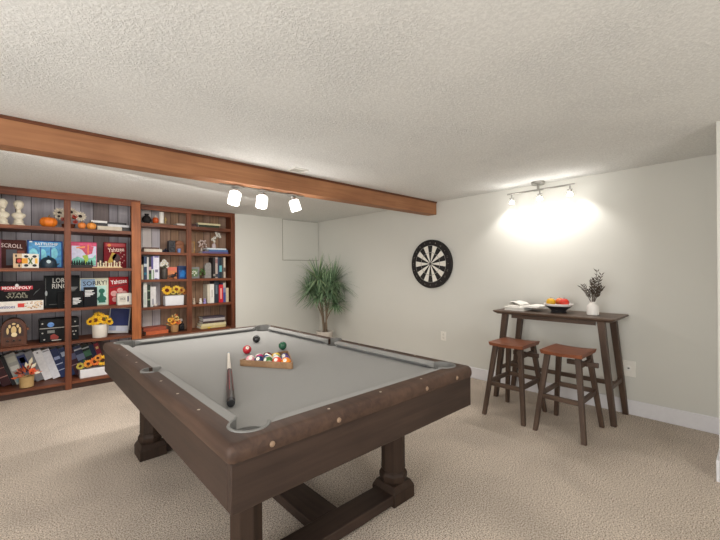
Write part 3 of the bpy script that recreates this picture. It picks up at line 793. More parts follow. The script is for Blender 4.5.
# ------------------------------------------------------------------ helpers for shelf items
def game(label, x0, x1, y0, y1, z0, z1, col, art=None, lean=0.0, cat='board game', group='boxed games on the left bookcase', side=None, name='game_box'):
    """boxed game; art(m, x0, x1, z0, z1, y) draws its printed front"""
    m_ = MB(); m_.box(x0, x1, y0, y1, z0, z1, mat(*col, .6, var=.08, spec=.15))
    if art: art(m_, x0, x1, z0, z1, y0 - .0002)
    return single(name, label, cat, m_, ((x0 + x1) / 2, (y0 + y1) / 2, z0), group)
W_ = mat(238, 236, 232, .5, var=0); Y_ = mat(236, 190, 40, .5, var=0)
def bookv(label, x0, x1, y0, y1, z0, z1, col, band=None, lean=0.0, group=None, txt=None):
    """upright book, spine towards -Y; lean tips its top along -X about its base"""
    m_ = MB(); cv = mat(*col, .5, var=.08); pg = PAPER
    R_ = Matrix.Rotation(-lean, 4, 'Y'); c = Vector(((x0 + x1) / 2, (y0 + y1) / 2, z0))
    if lean:   # rest on its lower edge
        drop = (x1 - x0) / 2 * math.sin(abs(lean)); c0 = c + Vector((0, 0, drop))
        m_.M = Matrix.Translation(c0) @ R_ @ Matrix.Translation(-c)
    t = min(.004, (x1 - x0) * .16)
    m_.box(x0, x0 + t, y0, y1, z0, z1, cv).box(x1 - t, x1, y0, y1, z0, z1, cv).box(x0 + t, x1 - t, y0, y0 + .004, z0, z1, cv)
    m_.box(x0 + t, x1 - t, y0 + .004, y1 - .004, z0 + .004, z1 - .004, pg)
    for b in band or ():
        m_.rect(x0 + (x1 - x0) * b[0], x0 + (x1 - x0) * b[1], z0 + (z1 - z0) * b[2], z0 + (z1 - z0) * b[3], y0 - .0002, mat(*b[4], .5, var=0))
    m_.M = Matrix()
    return single('book', label, 'book', m_, ((x0 + x1) / 2, (y0 + y1) / 2, z0), group)
def bookh(label, x0, x1, y0, y1, z0, z1, col, pages=PAPER, rot=0.0, group=None, spine_front=True):
    """book lying flat"""
    m_ = MB(); cv = mat(*col, .5, var=.08); t = min(.004, (z1 - z0) * .18)
    if rot:
        c = Vector(((x0 + x1) / 2, (y0 + y1) / 2, 0)); m_.M = Matrix.Translation(c) @ Matrix.Rotation(rot, 4, 'Z') @ Matrix.Translation(-c)
    m_.box(x0, x1, y0, y1, z0, z0 + t, cv).box(x0, x1, y0, y1, z1 - t, z1, cv)
    if spine_front: m_.box(x0, x1, y0, y0 + .004, z0 + t, z1 - t, cv).box(x0 + .004, x1 - .004, y0 + .004, y1 - .004, z0 + t, z1 - t, pages)
    else: m_.box(x0 + .004, x1 - .004, y0 + .003, y1 - .003, z0 + t, z1 - t, pages)
    m_.M = Matrix()
    return single('book', label, 'book', m_, ((x0 + x1) / 2, (y0 + y1) / 2, z0), group)
def flower(parent, name, c, nrm, r, petal, core, n=16, rc=.42, seed=0, layers=2):
    rn = random.Random(seed); m_ = MB(); c = Vector(c); nv = Vector(nrm).normalized(); e1 = nv.orthogonal().normalized(); e2 = nv.cross(e1)
    pm = [mat(*petal, .6, var=.1), mat(*[int(v * .86) for v in petal], .6, var=.1)]
    for L_ in range(layers):
        for k in range(n):
            a = 2 * PI * (k + .5 * L_) / n + rn.uniform(-.08, .08); d = e1 * math.cos(a) + e2 * math.sin(a)
            m_.petal(c + d * r * rc * .6 + nv * .002 * L_, d, nv, r * (1 - rc * .5) * rn.uniform(.9, 1.08) * (1 - .12 * L_), r * .34, pm[L_ % 2], lift=rn.uniform(-.004, .012))
    m_.ball(c, r * rc, mat(*core, .9, var=.15), sc=(1, 1, 1), n=12, m_=6, R=Matrix((e1, e2, nv)).transposed() @ Matrix.Diagonal((1, 1, .4)))
    return obj(name, m_, parent, smooth=60)
def greens(parent, c, rx, ry, rz, n, ln, cols, seed, name='leaves'):
    rn = random.Random(seed); m_ = MB(); c = Vector(c)
    for k in range(n):
        a = rn.uniform(0, 2 * PI); el = rn.uniform(-.2, 1.3); d = Vector((math.cos(el) * math.cos(a), math.cos(el) * math.sin(a), math.sin(el)))
        p = c + Vector((d.x * rx, d.y * ry, d.z * rz)) * rn.uniform(.3, .8)
        m_.petal(p, d + Vector((0, 0, .2)), Vector((rn.uniform(-1, 1), -1, rn.uniform(0, 1))), ln * rn.uniform(.7, 1.2), ln * .38, mat(*rn.choice(cols), .6, var=.1))
    return obj(name, m_, parent)
GRN = [(64, 92, 44), (88, 116, 58), (50, 76, 40)]
SUN, CORE = (240, 184, 28), (70, 34, 16)

# ---- left bookcase, top shelf
def bust(label, x, y, z, s_, turn):
    r = thing('bust_statue', label, 'statue', (x, y, z), 'plaster busts')
    IV = mat(224, 215, 194, .7, var=.08)
    obj('pedestal', MB().lathe([(.050, 0), (.050, .014), (.042, .020), (.036, .034), (.040, .050), (.030, .060), (.026, .075)], (x, y, z), IV, 24), r)
    m_ = MB(); Rz = Matrix.Rotation(turn, 3, 'Z')
    def e(dx, dy_, dz_, rad, sc): m_.ball(Vector((x, y, z)) + Rz @ Vector((dx, dy_, dz_)), rad, IV, sc, 16, 10)
    e(0, 0, .105, .04, (1.35, .85, .85)); e(-.033, 0, .108, .025, (1, .9, .8)); e(.033, 0, .108, .025, (1, .9, .8)); e(0, -.008, .085, .036, (1.1, .8, .7))
    e(0, .002, .148, .020, (1, 1, 1.5)); e(0, 0, .205, .038, (.86, .98, 1.15)); e(0, -.016, .182, .024, (.9, .8, .9))
    e(0, -.038, .198, .008, (.7, .9, 1.5)); e(0, -.032, .180, .007, (1.6, .8, .6)); e(0, -.030, .168, .010, (1, .8, .7))
    e(-.014, -.031, .207, .006, (1.2, .6, .8)); e(.014, -.031, .207, .006, (1.2, .6, .8)); e(0, .006, .222, .042, (.98, 1.05, 1.0))
    for q in range(9):
        a = q * 2 * PI / 9; e(.030 * math.cos(a), .008 + .034 * math.sin(a), .222 + .006 * (q % 2), .013, (1, 1, .9))
    e(-.034, .004, .200, .009, (.6, .9, 1.3)); e(.034, .004, .200, .009, (.6, .9, 1.3))
    o = obj('figure', m_, r, smooth=180)
    md = o.modifiers.new('r', 'REMESH'); md.mode = 'VOXEL'; md.voxel_size = .0045; md.use_smooth_shade = True
    sm = o.modifiers.new('s', 'SMOOTH'); sm.factor = .5; sm.iterations = 2
    bake(o)
bust('ivory bust on top shelf at the far left edge of the photo', -.122, 5.12, S['a'], 1, .5)
bust('ivory bust on top shelf, second from the left edge', -.004, 5.14, S['a'], 1, -.3)
def pumpkin(label, x, y, z, r, h, col, group='orange pumpkins on the top shelf'):
    root = thing('pumpkin', label, 'pumpkin', (x, y, z), group)
    m_ = MB(); vs = []; fs = []; nu, nv = 40, 12
    for k in range(nv + 1):
        th = PI * k / nv
        for i in range(nu):
            a = 2 * PI * i / nu; rib = 1 - .13 * abs(math.cos(4 * a)) ** 3
            rr = r * (math.sin(th) ** .8) * rib; zz = h / 2 - math.cos(th) * h / 2 * (1 - .25 * math.sin(th) ** 6 * 0)
            if k >= nv - 1: zz -= h * .06
            vs.append((x + rr * math.cos(a), y + rr * math.sin(a), z + zz))
    for k in range(nv):
        for i in range(nu): fs.append((k * nu + i, k * nu + (i + 1) % nu, (k + 1) * nu + (i + 1) % nu, (k + 1) * nu + i))
    obj('rind', m_.add(vs, fs, mat(*col, .45, var=.1)), root, smooth=80)
    obj('stem', MB().tube([(x, y, z + h * .9), (x + .003, y, z + h * 1.06), (x + .010, y - .004, z + h * 1.18)], .006, mat(150, 122, 74, .8), 6, .004), root)
pumpkin('large orange pumpkin on top shelf left of the floral arrangement', .229, 5.13, S['a'], .078, .112, (226, 122, 38))
pumpkin('light orange pumpkin on top shelf beside the book stack', .596, 5.10, S['a'], .047, .078, (226, 146, 64))
pumpkin('small orange pumpkin tucked between floral arrangement and paler pumpkin', .508, 5.085, S['a'], .038, .074, (214, 126, 60))
fl = thing('floral_arrangement', 'arrangement of white flowers with dark centres behind bookcase upright', 'flowers', (.40, 5.24, S['a']))
obj('basket', MB().lathe([(.045, 0), (.060, .05), (.062, .06), (.055, .06), (.0, .05)], (.405, 5.26, S['a']), mat(120, 60, 34, .8), 20, cap=False), fl)
for k, (x, z, r) in enumerate(((.325, 1.905, .060), (.318, 1.868, .042), (.425, 1.925, .055), (.505, 1.885, .058), (.395, 1.87, .045))):
    flower(fl, 'white_flower', (x, 5.19 - .01 * (k % 2), z), (-.2 + .1 * k, -1, .25), r, (226, 212, 190), (40, 26, 24), 13, .34, k)
for k, (x, z, r) in enumerate(((.36, 1.84, .032), (.455, 1.875, .03), (.46, 1.815, .026))):
    flower(fl, 'red_flower', (x, 5.17, z), (0, -1, .3), r, (188, 66, 50), (110, 40, 30), 8, .4, k + 9)
greens(fl, (.40, 5.25, 1.84), .08, .05, .08, 46, .045, GRN + [(140, 70, 40)], 4)
G1 = 'books stacked on the top shelf'
bookh('wide cream book at bottom of top-shelf stack', .655, .895, 5.13, 5.31, S['a'], S['a'] + .052, (196, 184, 164), group=G1)
bookh('white-topped black book at left of top-shelf stack', .605, .755, 5.15, 5.33, S['a'] + .0525, S['a'] + .088, (38, 36, 38), group=G1)
bookh('white slim book lying on the black book in top-shelf stack', .60, .75, 5.14, 5.32, S['a'] + .0885, S['a'] + .112, (222, 220, 216), group=G1)
bookh('pale grey book at right of top-shelf stack', .758, .968, 5.14, 5.33, S['a'] + .0525, S['a'] + .080, (204, 204, 206), group=G1)
bookh('black book on top of the pale grey one at right end of top shelf', .752, .945, 5.15, 5.33, S['a'] + .0805, S['a'] + .106, (34, 33, 36), group=G1)
bookh('dark book under right end of top-shelf stack', .900, .98, 5.13, 5.30, S['a'], S['a'] + .050, (46, 40, 38), group=G1)

# ---- left bookcase, second shelf
zb = S['b']
def art_brown(m_, x0, x1, z0, z1, y):
    m_.rect(x0 + .085, x0 + .165, z0 + .03, z1 - .10, y, mat(66, 66, 74, .5)); m_.rect(x0 + .17, x0 + .225, z0 + .08, z1 - .11, y, mat(120, 50, 26, .5))
    m_.rect(x0, x0 + .05, z0, z1, y, mat(128, 60, 76, .5))
    m_.text('SCROLL', (x0 + x1) / 2 + .01, y - .001, z1 - .062, .16, .042, mat(206, 186, 180, .5, var=0), -.06)
game('maroon brown game box with pale title at left end of second shelf', -.185, .052, 5.235, 5.30, zb, zb + .292, (70, 36, 32), art_brown)
def art_dots(m_, x0, x1, z0, z1, y):
    m_.rect(x0, x0 + .065, z0, z1, y, mat(206, 176, 140, .5)); m_.rect(x0 + .02, x0 + .11, z0 + .045, z0 + .10, y, mat(226, 158, 42, .5)); m_.disc(x0 + .045, z0 + .073, .018, .022, y - .001, mat(190, 60, 40, .5))
    m_.disc(x0 + .022, z1 - .022, .007, .014, y - .001, BLACK); m_.disc(x0 + .045, z0 + .024, .008, .016, y - .001, BLACK)
    for a, b in ((.098, .118), (.098, .026), (.162, .118), (.162, .026)): m_.disc(x0 + a, z0 + b, .017, .014, y - .001, BLACK)
    m_.patch([(x0 + .112, z0 + .04), (x0 + .122, z0 + .035), (x0 + .15, z0 + .1), (x0 + .14, z0 + .108)], y - .001, mat(92, 116, 64, .5)); m_.patch([(x0 + .14, z0 + .035), (x0 + .15, z0 + .04), (x0 + .12, z0 + .108), (x0 + .11, z0 + .1)], y - .001, mat(92, 116, 64, .5))
    m_.rect(x0 + .165, x0 + .186, z0 + .045, z0 + .10, y, mat(232, 176, 60, .5))
game('white game box with black dots and orange band on second shelf', -.047, .148, 5.09, 5.15, zb, zb + .145, (226, 222, 212), art_dots)
def art_blue(m_, x0, x1, z0, z1, y):
    sky = mat(58, 146, 226, .35, var=.35)
    m_.rect(x0 + .012, x1 - .012, z0 + .015, z1 - .012, y, sky)
    for a, b, w, h in ((.05, .15, .035, .10), (.125, .14, .03, .11), (.22, .16, .03, .10)): m_.disc(x0 + a, z0 + b, w, h * .6, y - .001, mat(120, 206, 242, .35, var=.2))
    m_.rect(x0 + .10, x0 + .112, z0 + .02, z1 - .07, y - .002, mat(30, 84, 160, .4)); m_.rect(x0 + .186, x0 + .196, z0 + .02, z1 - .07, y - .002, mat(30, 84, 160, .4))
    m_.patch([(x0 + .02, z0 + .06), (x0 + .27, z0 + .05), (x0 + .24, z0 + .02), (x0 + .05, z0 + .02)], y - .002, mat(24, 52, 96, .4)); m_.rect(x0 + .13, x0 + .2, z0 + .06, z0 + .10, y - .002, mat(52, 70, 96, .4))
    m_.text('BATTLESHIP', (x0 + x1) / 2 + .012, y - .003, z1 - .036, .19, .028, W_)
    m_.rect(x0 + .09, x0 + .23, z1 - .066, z1 - .058, y - .003, mat(180, 220, 240, .4)); m_.rect(x0 + .018, x0 + .04, z1 - .022, z1 - .008, y - .003, W_)
game('bright blue naval game box with white title on second shelf', .060, .352, 5.235, 5.295, zb, zb + .295, (34, 66, 128), art_blue)
m_ = MB(); m_.lathe([(.066, 0), (.070, .01), (.070, .055), (.062, .085), (.044, .105), (.020, .116), (.0, .118)], (.226, 5.14, zb), mat(30, 48, 62, .4), 28)
dm = single('storage_tin', 'dark teal dome-shaped tin in front of the blue game box', 'tin', m_, (.226, 5.14, zb))
obj('badge', MB().lathe([(.018, 0), (.018, .003)], (.226, 5.0735, zb + .066), mat(170, 190, 196, .4), 16, (0, -1, .15)), dm)
obj('knob', MB().lathe([(.008, 0), (.012, .006), (.008, .014)], (.226, 5.14, zb + .117), mat(30, 48, 62, .4), 12), dm)
def art_pink(m_, x0, x1, z0, z1, y):
    w = x1 - x0
    m_.rect(x0 + .006, x1 - .006, z0 + .02, z1 - .01, y, mat(206, 204, 226, .5, var=.1)); m_.rect(x0 + .006, x1 - .006, z1 - .045, z1 - .01, y - .001, mat(206, 74, 112, .5, var=.2))
    m_.patch([(x0 + .05, z1 - .06), (x0 + .12, z1 - .035), (x1 - .03, z1 - .05), (x1 - .045, z1 - .13), (x0 + .14, z1 - .15), (x0 + .10, z1 - .09)], y - .002, mat(192, 70, 96, .5, var=.3))
    m_.patch([(x0 + .045, z1 - .06), (x0 + .13, z1 - .045), (x0 + .125, z1 - .065), (x0 + .05, z1 - .075)], y - .003, mat(232, 150, 90, .5)); m_.patch([(x0 + .15, z1 - .03), (x0 + .165, z1 - .03), (x0 + .16, z1 - .15), (x0 + .148, z1 - .12)], y - .003, mat(224, 120, 70, .5))
    m_.patch([(x0 + .01, z0 + .10), (x0 + .06, z0 + .13), (x0 + .12, z0 + .10), (x0 + .2, z0 + .12), (x1 - .01, z0 + .16), (x1 - .01, z0 + .03), (x0 + .01, z0 + .03)], y - .001, mat(120, 190, 170, .5, var=.3))
    m_.patch([(x0 + .10, z0 + .14), (x0 + .15, z0 + .155), (x0 + .16, z0 + .10), (x0 + .13, z0 + .04), (x0 + .12, z0 + .10)], y - .002, mat(150, 180, 60, .5, var=.2))
game('colourful pink and green game box on second shelf right of upright', .424, .662, 5.235, 5.295, zb, zb + .296, (176, 60, 96), art_pink)
r = thing('figurine_tray', 'dark tray of small dark green trees in front of pink game box', 'tray', (.515, 5.13, zb))
obj('tray', MB().box(.414, .612, 5.09, 5.17, zb, zb + .035, mat(34, 26, 26, .6)), r, bevel=.002)
rn = random.Random(5)
for k in range(9):
    x = .426 + k * .0215; h = rn.uniform(.035, .062)
    obj('tree', MB().lathe([(.004, 0), (.012, .008), (.007, h * .5), (.009, h * .52), (.0, h)], (x, 5.12 + .02 * (k % 2), zb + .035), mat(28, 44, 42, .7), 8, cap=False), r)
def art_red(m_, x0, x1, z0, z1, y):
    m_.rect(x0 + .015, x1 - .012, z1 - .05, z1 - .012, y, mat(164, 26, 34, .4)); m_.patch([(x0 + .03, z0 + .06), (x0 + .08, z0 + .19), (x0 + .13, z0 + .16), (x0 + .07, z0 + .05)], y - .001, mat(172, 138, 40, .5, var=.2))
    m_.disc(x0 + .12, z0 + .12, .04, .05, y - .001, mat(60, 18, 20, .5)); m_.disc(x0 + .05, z1 - .035, .018, .018, y - .002, mat(206, 120, 50, .5))
    for k in range(8): m_.disc(x0 + .165 + .018 * (k % 3), z0 + .04 + .024 * k, .006, .006, y - .002, mat(196, 160, 150, .5))
    m_.text('Yahtzee', (x0 + x1) / 2 + .006, y - .003, z1 - .085, .165, .05, mat(232, 206, 190, .5, var=0), .10)
game('dark red game box with slanted cream title on second shelf', .732, .958, 5.235, 5.295, zb, zb + .305, (112, 20, 30), art_red)
single('display_board', 'thin beige board on second shelf carrying cream game pieces', 'board', MB().box(.60, .885, 5.075, 5.135, zb, zb + .012, mat(206, 176, 132, .5)), (.74, 5.105, zb), bevel=.002)
rn = random.Random(8)
for k in range(9):
    x = .655 + k * .026; h = rn.uniform(.045, .075); y = 5.105 + (.012 if k % 2 else -.012); zz = zb + .0122
    m_ = MB(); m_.lathe([(.012, 0), (.0125, .006), (.008, .012), (.006, h * .5), (.009, h * .58), (.0065, h * .64), (.0105, h * .8), (.008, h * .95), (.0, h)], (x, y, zz), mat(214, 200, 170, .5), 14, cap=False)
    side = ('left end', 'second', 'third', 'fourth', 'middle', 'sixth', 'seventh', 'eighth', 'right end')[k]
    single('game_piece', 'small cream turned game piece on the beige board, %s of the row%s' % (side, '' if k in (0, 4, 8) else ' from the left'), 'game piece', m_, (x, y, zz), 'cream game pieces', smooth=60)

# ---- left bookcase, third shelf
zc = S['c']
def art_dom(m_, x0, x1, z0, z1, y):
    m_.text('dominoes', x0 + .085, y - .001, z0 + .046, .14, .034, mat(46, 60, 130, .5, var=0)); m_.rect(x0 + .175, x0 + .225, z0 + .035, z0 + .075, y, mat(196, 52, 44, .5))
    rn = random.Random(2)
    for k in range(40):
        a, b = x0 + rn.uniform(.22, .355), z0 + rn.uniform(.012, .09); m_.rect(a, a + .011, b, b + .008, y - .0004 * (k % 3), mat(*rn.choice([(196, 150, 90), (160, 110, 60), (222, 190, 140), (120, 80, 60)]), .5, var=0))
game('long white game box with blue lettering lying along third shelf', -.19, .182, 5.08, 5.20, zc, zc + .098, (224, 218, 210), art_dom)
def art_mono(m_, x0, x1, z0, z1, y):
    cx = x0 + .165
    m_.rect(cx - .112, cx + .125, z1 - .086, z1 - .050, y, mat(178, 30, 46, .4)); m_.text('MONOPOLY', cx + .006, y - .001, z1 - .068, .215, .028, W_)
    m_.disc(cx + .005, z1 - .045, .014, .018, y - .001, mat(200, 196, 196, .5))
    m_.text('STAR\nWARS', cx + .005, y - .001, z0 + .058, .165, .056, mat(140, 136, 118, .5, var=0)); m_.patch([(x1 - .09, z0 + .05), (x1 - .05, z0 + .1), (x1 - .03, z1 - .08), (x1 - .07, z0 + .09)], y, mat(70, 76, 76, .5))
    m_.rect(cx - .09, cx + .10, z1 - .099, z1 - .093, y, mat(150, 40, 50, .4))
game('black game box with red title banner standing on the long white box', -.19, .192, 5.10, 5.17, zc + .0985, zc + .300, (16, 13, 16), art_mono)
def art_lord(m_, x0, x1, z0, z1, y):
    c = mat(206, 204, 196, .5, var=0)
    m_.text('LORD\nRINGS', x0 + .145, y - .001, z1 - .085, .155, .115, c); m_.rect(x0 + .012, x0 + .016, z0 + .03, z1 - .03, y, mat(110, 110, 106, .5)); m_.disc(x0 + .018, z0 + .16, .010, .028, y - .001, mat(190, 196, 196, .4))
    for k in range(5): m_.rect(x0 + .215, x0 + .29 - .01 * k, z0 + .215 - .014 * k, z0 + .222 - .014 * k, y, mat(150, 150, 148, .5, var=0))
    m_.rect(x0 + .04, x0 + .12, z0 + .035, z0 + .040, y, mat(120, 120, 116, .5, var=0))
game('tall charcoal fantasy game box with silver title behind the upright', .193, .500, 5.235, 5.30, zc, zc + .352, (28, 31, 33), art_lord)
def art_lines(m_, x0, x1, z0, z1, y, a=.10, b=.88):
    w = x1 - x0
    for k in range(5):
        q = (.9, .72, 1, .85, .55)[k]
        m_.rect(x0 + w * a, x0 + w * (a + (b - a) * q), z1 - .034 - .015 * k, z1 - .025 - .015 * k, y, mat(222, 222, 222, .5, var=0))
def art_b1(m_, x0, x1, z0, z1, y): art_lines(m_, x0, x1, z0, z1 - .05, y, .58, .92); m_.text('S', x0 + .065, y - .001, z0 + .065, .02, .035, W_)
game('wide black card game box with white text low on third shelf', .298, .520, 5.10, 5.15, zc, zc + .180, (15, 16, 18), art_b1)
game('small black card game box with white text before the pale teal box', .527, .646, 5.10, 5.15, zc, zc + .218, (20, 21, 25), lambda m_, x0, x1, z0, z1, y: art_lines(m_, x0, x1, z0, z1 - .008, y, .06, .80))
def art_sorry(m_, x0, x1, z0, z1, y):
    w = x1 - x0; m_.rect(x0 + .006, x0 + w * .52, z0 + .01, z1 - .01, y, mat(126, 152, 182, .5, var=.1)); m_.rect(x0 + w * .52, x1 - .02, z0 + .01, z1 - .09, y, mat(182, 216, 206, .5, var=.1))
    m_.text('SORRY!', x0 + w * .52, y - .002, z1 - .058, w * .84, .050, mat(24, 26, 34, .5, var=0), .05)
    G = mat(26, 104, 84, .5); m_.disc(x0 + w * .76, z0 + .165, .030, .030, y - .001, G); m_.patch([(x0 + w * .64, z0 + .03), (x0 + w * .9, z0 + .03), (x0 + w * .86, z0 + .07), (x0 + w * .80, z0 + .14), (x0 + w * .70, z0 + .14), (x0 + w * .66, z0 + .07)], y - .001, G); m_.disc(x0 + w * .76, z0 + .075, .045, .035, y - .0015, G)
    m_.disc(x0 + w * .10, z0 + .135, .020, .022, y - .001, mat(196, 56, 96, .5)); m_.patch([(x0 + .01, z0 + .06), (x0 + .06, z0 + .06), (x0 + .04, z0 + .13), (x0 + .02, z0 + .13)], y - .001, mat(196, 56, 96, .5))
game('pale teal game box with black title and green pawn on third shelf', .503, .772, 5.235, 5.295, zc, zc + .318, (206, 204, 182), art_sorry)
def art_yah(m_, x0, x1, z0, z1, y):
    w = x1 - x0; m_.text('Yahtzee', x0 + w * .5, y - .002, z1 - .055, w * .84, .052, W_, .12)
    for a, b, q in ((.05, .13, .034), (.11, .165, .03), (.155, .13, .03), (.06, .06, .03)): m_.disc(x0 + a, z0 + b, q, q, y - .001, mat(206, 150, 146, .5, var=.2))
    m_.patch([(x0 + .01, z1 - .12), (x1 - .01, z1 - .08), (x1 - .01, z1 - .095), (x0 + .01, z1 - .135)], y - .001, mat(96, 16, 22, .5))
game('red dice game box with white title at right end of third shelf', .778, .975, 5.235, 5.295, zc, zc + .328, (158, 28, 36), art_yah)
def art_w(m_, x0, x1, z0, z1, y):
    m_.rect(x0 + .012, x1 - .06, z0 + .03, z1 - .03, y, mat(190, 184, 172, .5)); m_.text('DICE', x0 + .055, y - .001, z0 + .07, .05, .026, mat(50, 50, 54, .5, var=0)); m_.rect(x1 - .045, x1 - .03, z0 + .035, z0 + .10, y, mat(60, 56, 84, .5))
game('small cream box before the red dice game at third shelf right', .838, .982, 5.09, 5.16, zc, zc + .135, (206, 202, 192), art_w)

# ---- left bookcase, fourth shelf
zd = S['d']
rx, ry0, ry1 = -.045, 5.10, 5.24
RD = thing('cathedral_radio', 'arched brown wooden vintage radio at left of fourth shelf', 'radio', (rx, 5.17, zd))
RW = wood('radio_timber', (58, 30, 19), (98, 54, 32), 2, rough=.4)
arch = [(rx - .098, zd + .014), (rx + .098, zd + .014)] + [(rx + .098 * math.cos(a), zd + .165 + .118 * math.sin(a)) for a in [PI * k / 20 for k in range(21)]]
obj('cabinet', MB().prism(arch, ry0, ry1, RW), RD, bevel=.004)
obj('plinth', MB().box(rx - .105, rx + .105, ry0 - .006, ry1 + .004, zd, zd + .014, RW), RD, bevel=.003)
ar2 = [(rx + .074 * math.cos(a), zd + .15 + .100 * math.sin(a)) for a in [PI * k / 16 for k in range(17)]] + [(rx - .074, zd + .10), (rx + .074, zd + .10)]
obj('grille_surround', MB().prism(ar2, ry0 - .004, ry0 + .001, mat(52, 26, 16, .4)), RD)
m_ = MB(); CL = mat(206, 178, 128, .8)
for a, b, w, h in ((0, .165, .020, .042), (-.045, .16, .009, .034), (.045, .16, .009, .034), (-.030, .205, .010, .018), (.030, .205, .010, .018), (0, .228, .014, .010)):
    m_.disc(rx + a, zd + b, w, h, ry0 - .0042, CL)
obj('grille_cloth', m_, RD)
obj('dial', MB().lathe([(.022, 0), (.022, .006), (.016, .008)], (rx + .003, ry0 - .005, zd + .120), mat(222, 202, 160, .4), 20, (0, -1, 0)), RD)
for dx in (-.045, 0, .045): obj('knob', MB().lathe([(.010, 0), (.010, .010), (.007, .012)], (rx + dx, ry0, zd + .060), mat(34, 20, 14, .3), 14, (0, -1, 0)), RD)
for dx in (-.115, .098): obj('side_moulding', MB().box(rx + dx, rx + dx + .017, ry0 + .01, ry1, zd + .158, zd + .166, mat(150, 92, 56, .4)), RD)
tb = thing('storage_chest', 'black chest with metal studs behind the upright on fourth shelf', 'chest', (.315, 5.24, zd))
obj('chest_body', MB().box(.152, .482, 5.15, 5.33, zd, zd + .150, mat(15, 16, 18, .5, spec=.2)), tb, bevel=.004)
obj('lid', MB().box(.150, .484, 5.148, 5.332, zd + .153, zd + .245, mat(17, 18, 20, .5, spec=.2)), tb, bevel=.006)
obj('trim_band', MB().box(.151, .483, 5.146, 5.15, zd + .145, zd + .152, mat(176, 172, 164, .4)), tb)
for x, z in ((.175, .20), (.175, .10), (.19, .03), (.45, .20), (.455, .095), (.43, .095), (.44, .06)):
    obj('stud', MB().lathe([(.008, 0), (.006, .004)], (.0 + x, 5.149, zd + z), mat(190, 186, 180, .35), 12, (0, -1, 0)), tb)
m_ = MB(); m_.ball((.243, 5.147, zd + .185), .030, mat(96, 140, 200, .4, var=.3), (.95, .12, .85)); obj('blue_badge', m_, tb)
m_ = MB(); m_.rect(.215, .275, zd + .095, zd + .125, 5.1495, mat(120, 120, 116, .5)); m_.patch([(.24, zd + .03), (.30, zd + .02), (.31, zd + .05), (.27, zd + .085), (.24, zd + .07)], 5.1495, mat(140, 50, 44, .5)); m_.rect(.25, .33, zd + .012, zd + .020, 5.1495, mat(206, 200, 190, .5)); obj('front_sticker', m_, tb)
def flowerpot(label, name, x, y, z, prof, col, group=None):
    r = thing(name, label, 'flowers', (x, y, z), group)
    obj('pot', MB().lathe(prof, (x, y, z), mat(*col, .45, var=.03), 28, cap=False), r)
    return r
r = flowerpot('white round pot of yellow sunflowers on fourth shelf', 'potted_sunflowers', .672, 5.13, zd, [(.0, .001), (.066, .001), (.070, .006), (.077, .142), (.080, .150), (.074, .150), (.070, .12), (.0, .118)], (222, 216, 206), 'sunflower arrangements')
for k, (dx, dz, q, nz) in enumerate(((-.045, .200, .066, -.5), (.035, .205, .066, .3), (.085, .175, .05, .7), (-.01, .235, .06, 0), (-.09, .19, .045, -.8))):
    flower(r, 'sunflower', (.672 + dx, 5.10 + .03 * (k == 3), zd + dz), (nz, -1, .55), q, SUN, (96, 48, 14), 15, .40, k)
greens(r, (.69, 5.13, zd + .16), .10, .07, .05, 34, .05, GRN, 6)
bnd = thing('display_book', 'navy blue book with pale lower band standing at fourth shelf right', 'book', (.87, 5.26, zd))
m_ = MB(); m_.M = Matrix.Translation((.87, 5.26, zd + .013)) @ Matrix.Rotation(.10, 4, 'Y') @ Matrix.Translation((-.87, -5.26, -zd))
m_.box(.762, .972, 5.24, 5.28, zd, zd + .30, mat(198, 196, 196, .5)); m_.rect(.768, .962, zd + .085, zd + .292, 5.2397, mat(30, 40, 92, .45)); m_.rect(.768, .84, zd + .03, zd + .085, 5.2397, mat(150, 160, 186, .5)); m_.rect(.845, .955, zd + .02, zd + .078, 5.2394, mat(196, 200, 214, .5))
obj('cover', m_, bnd)

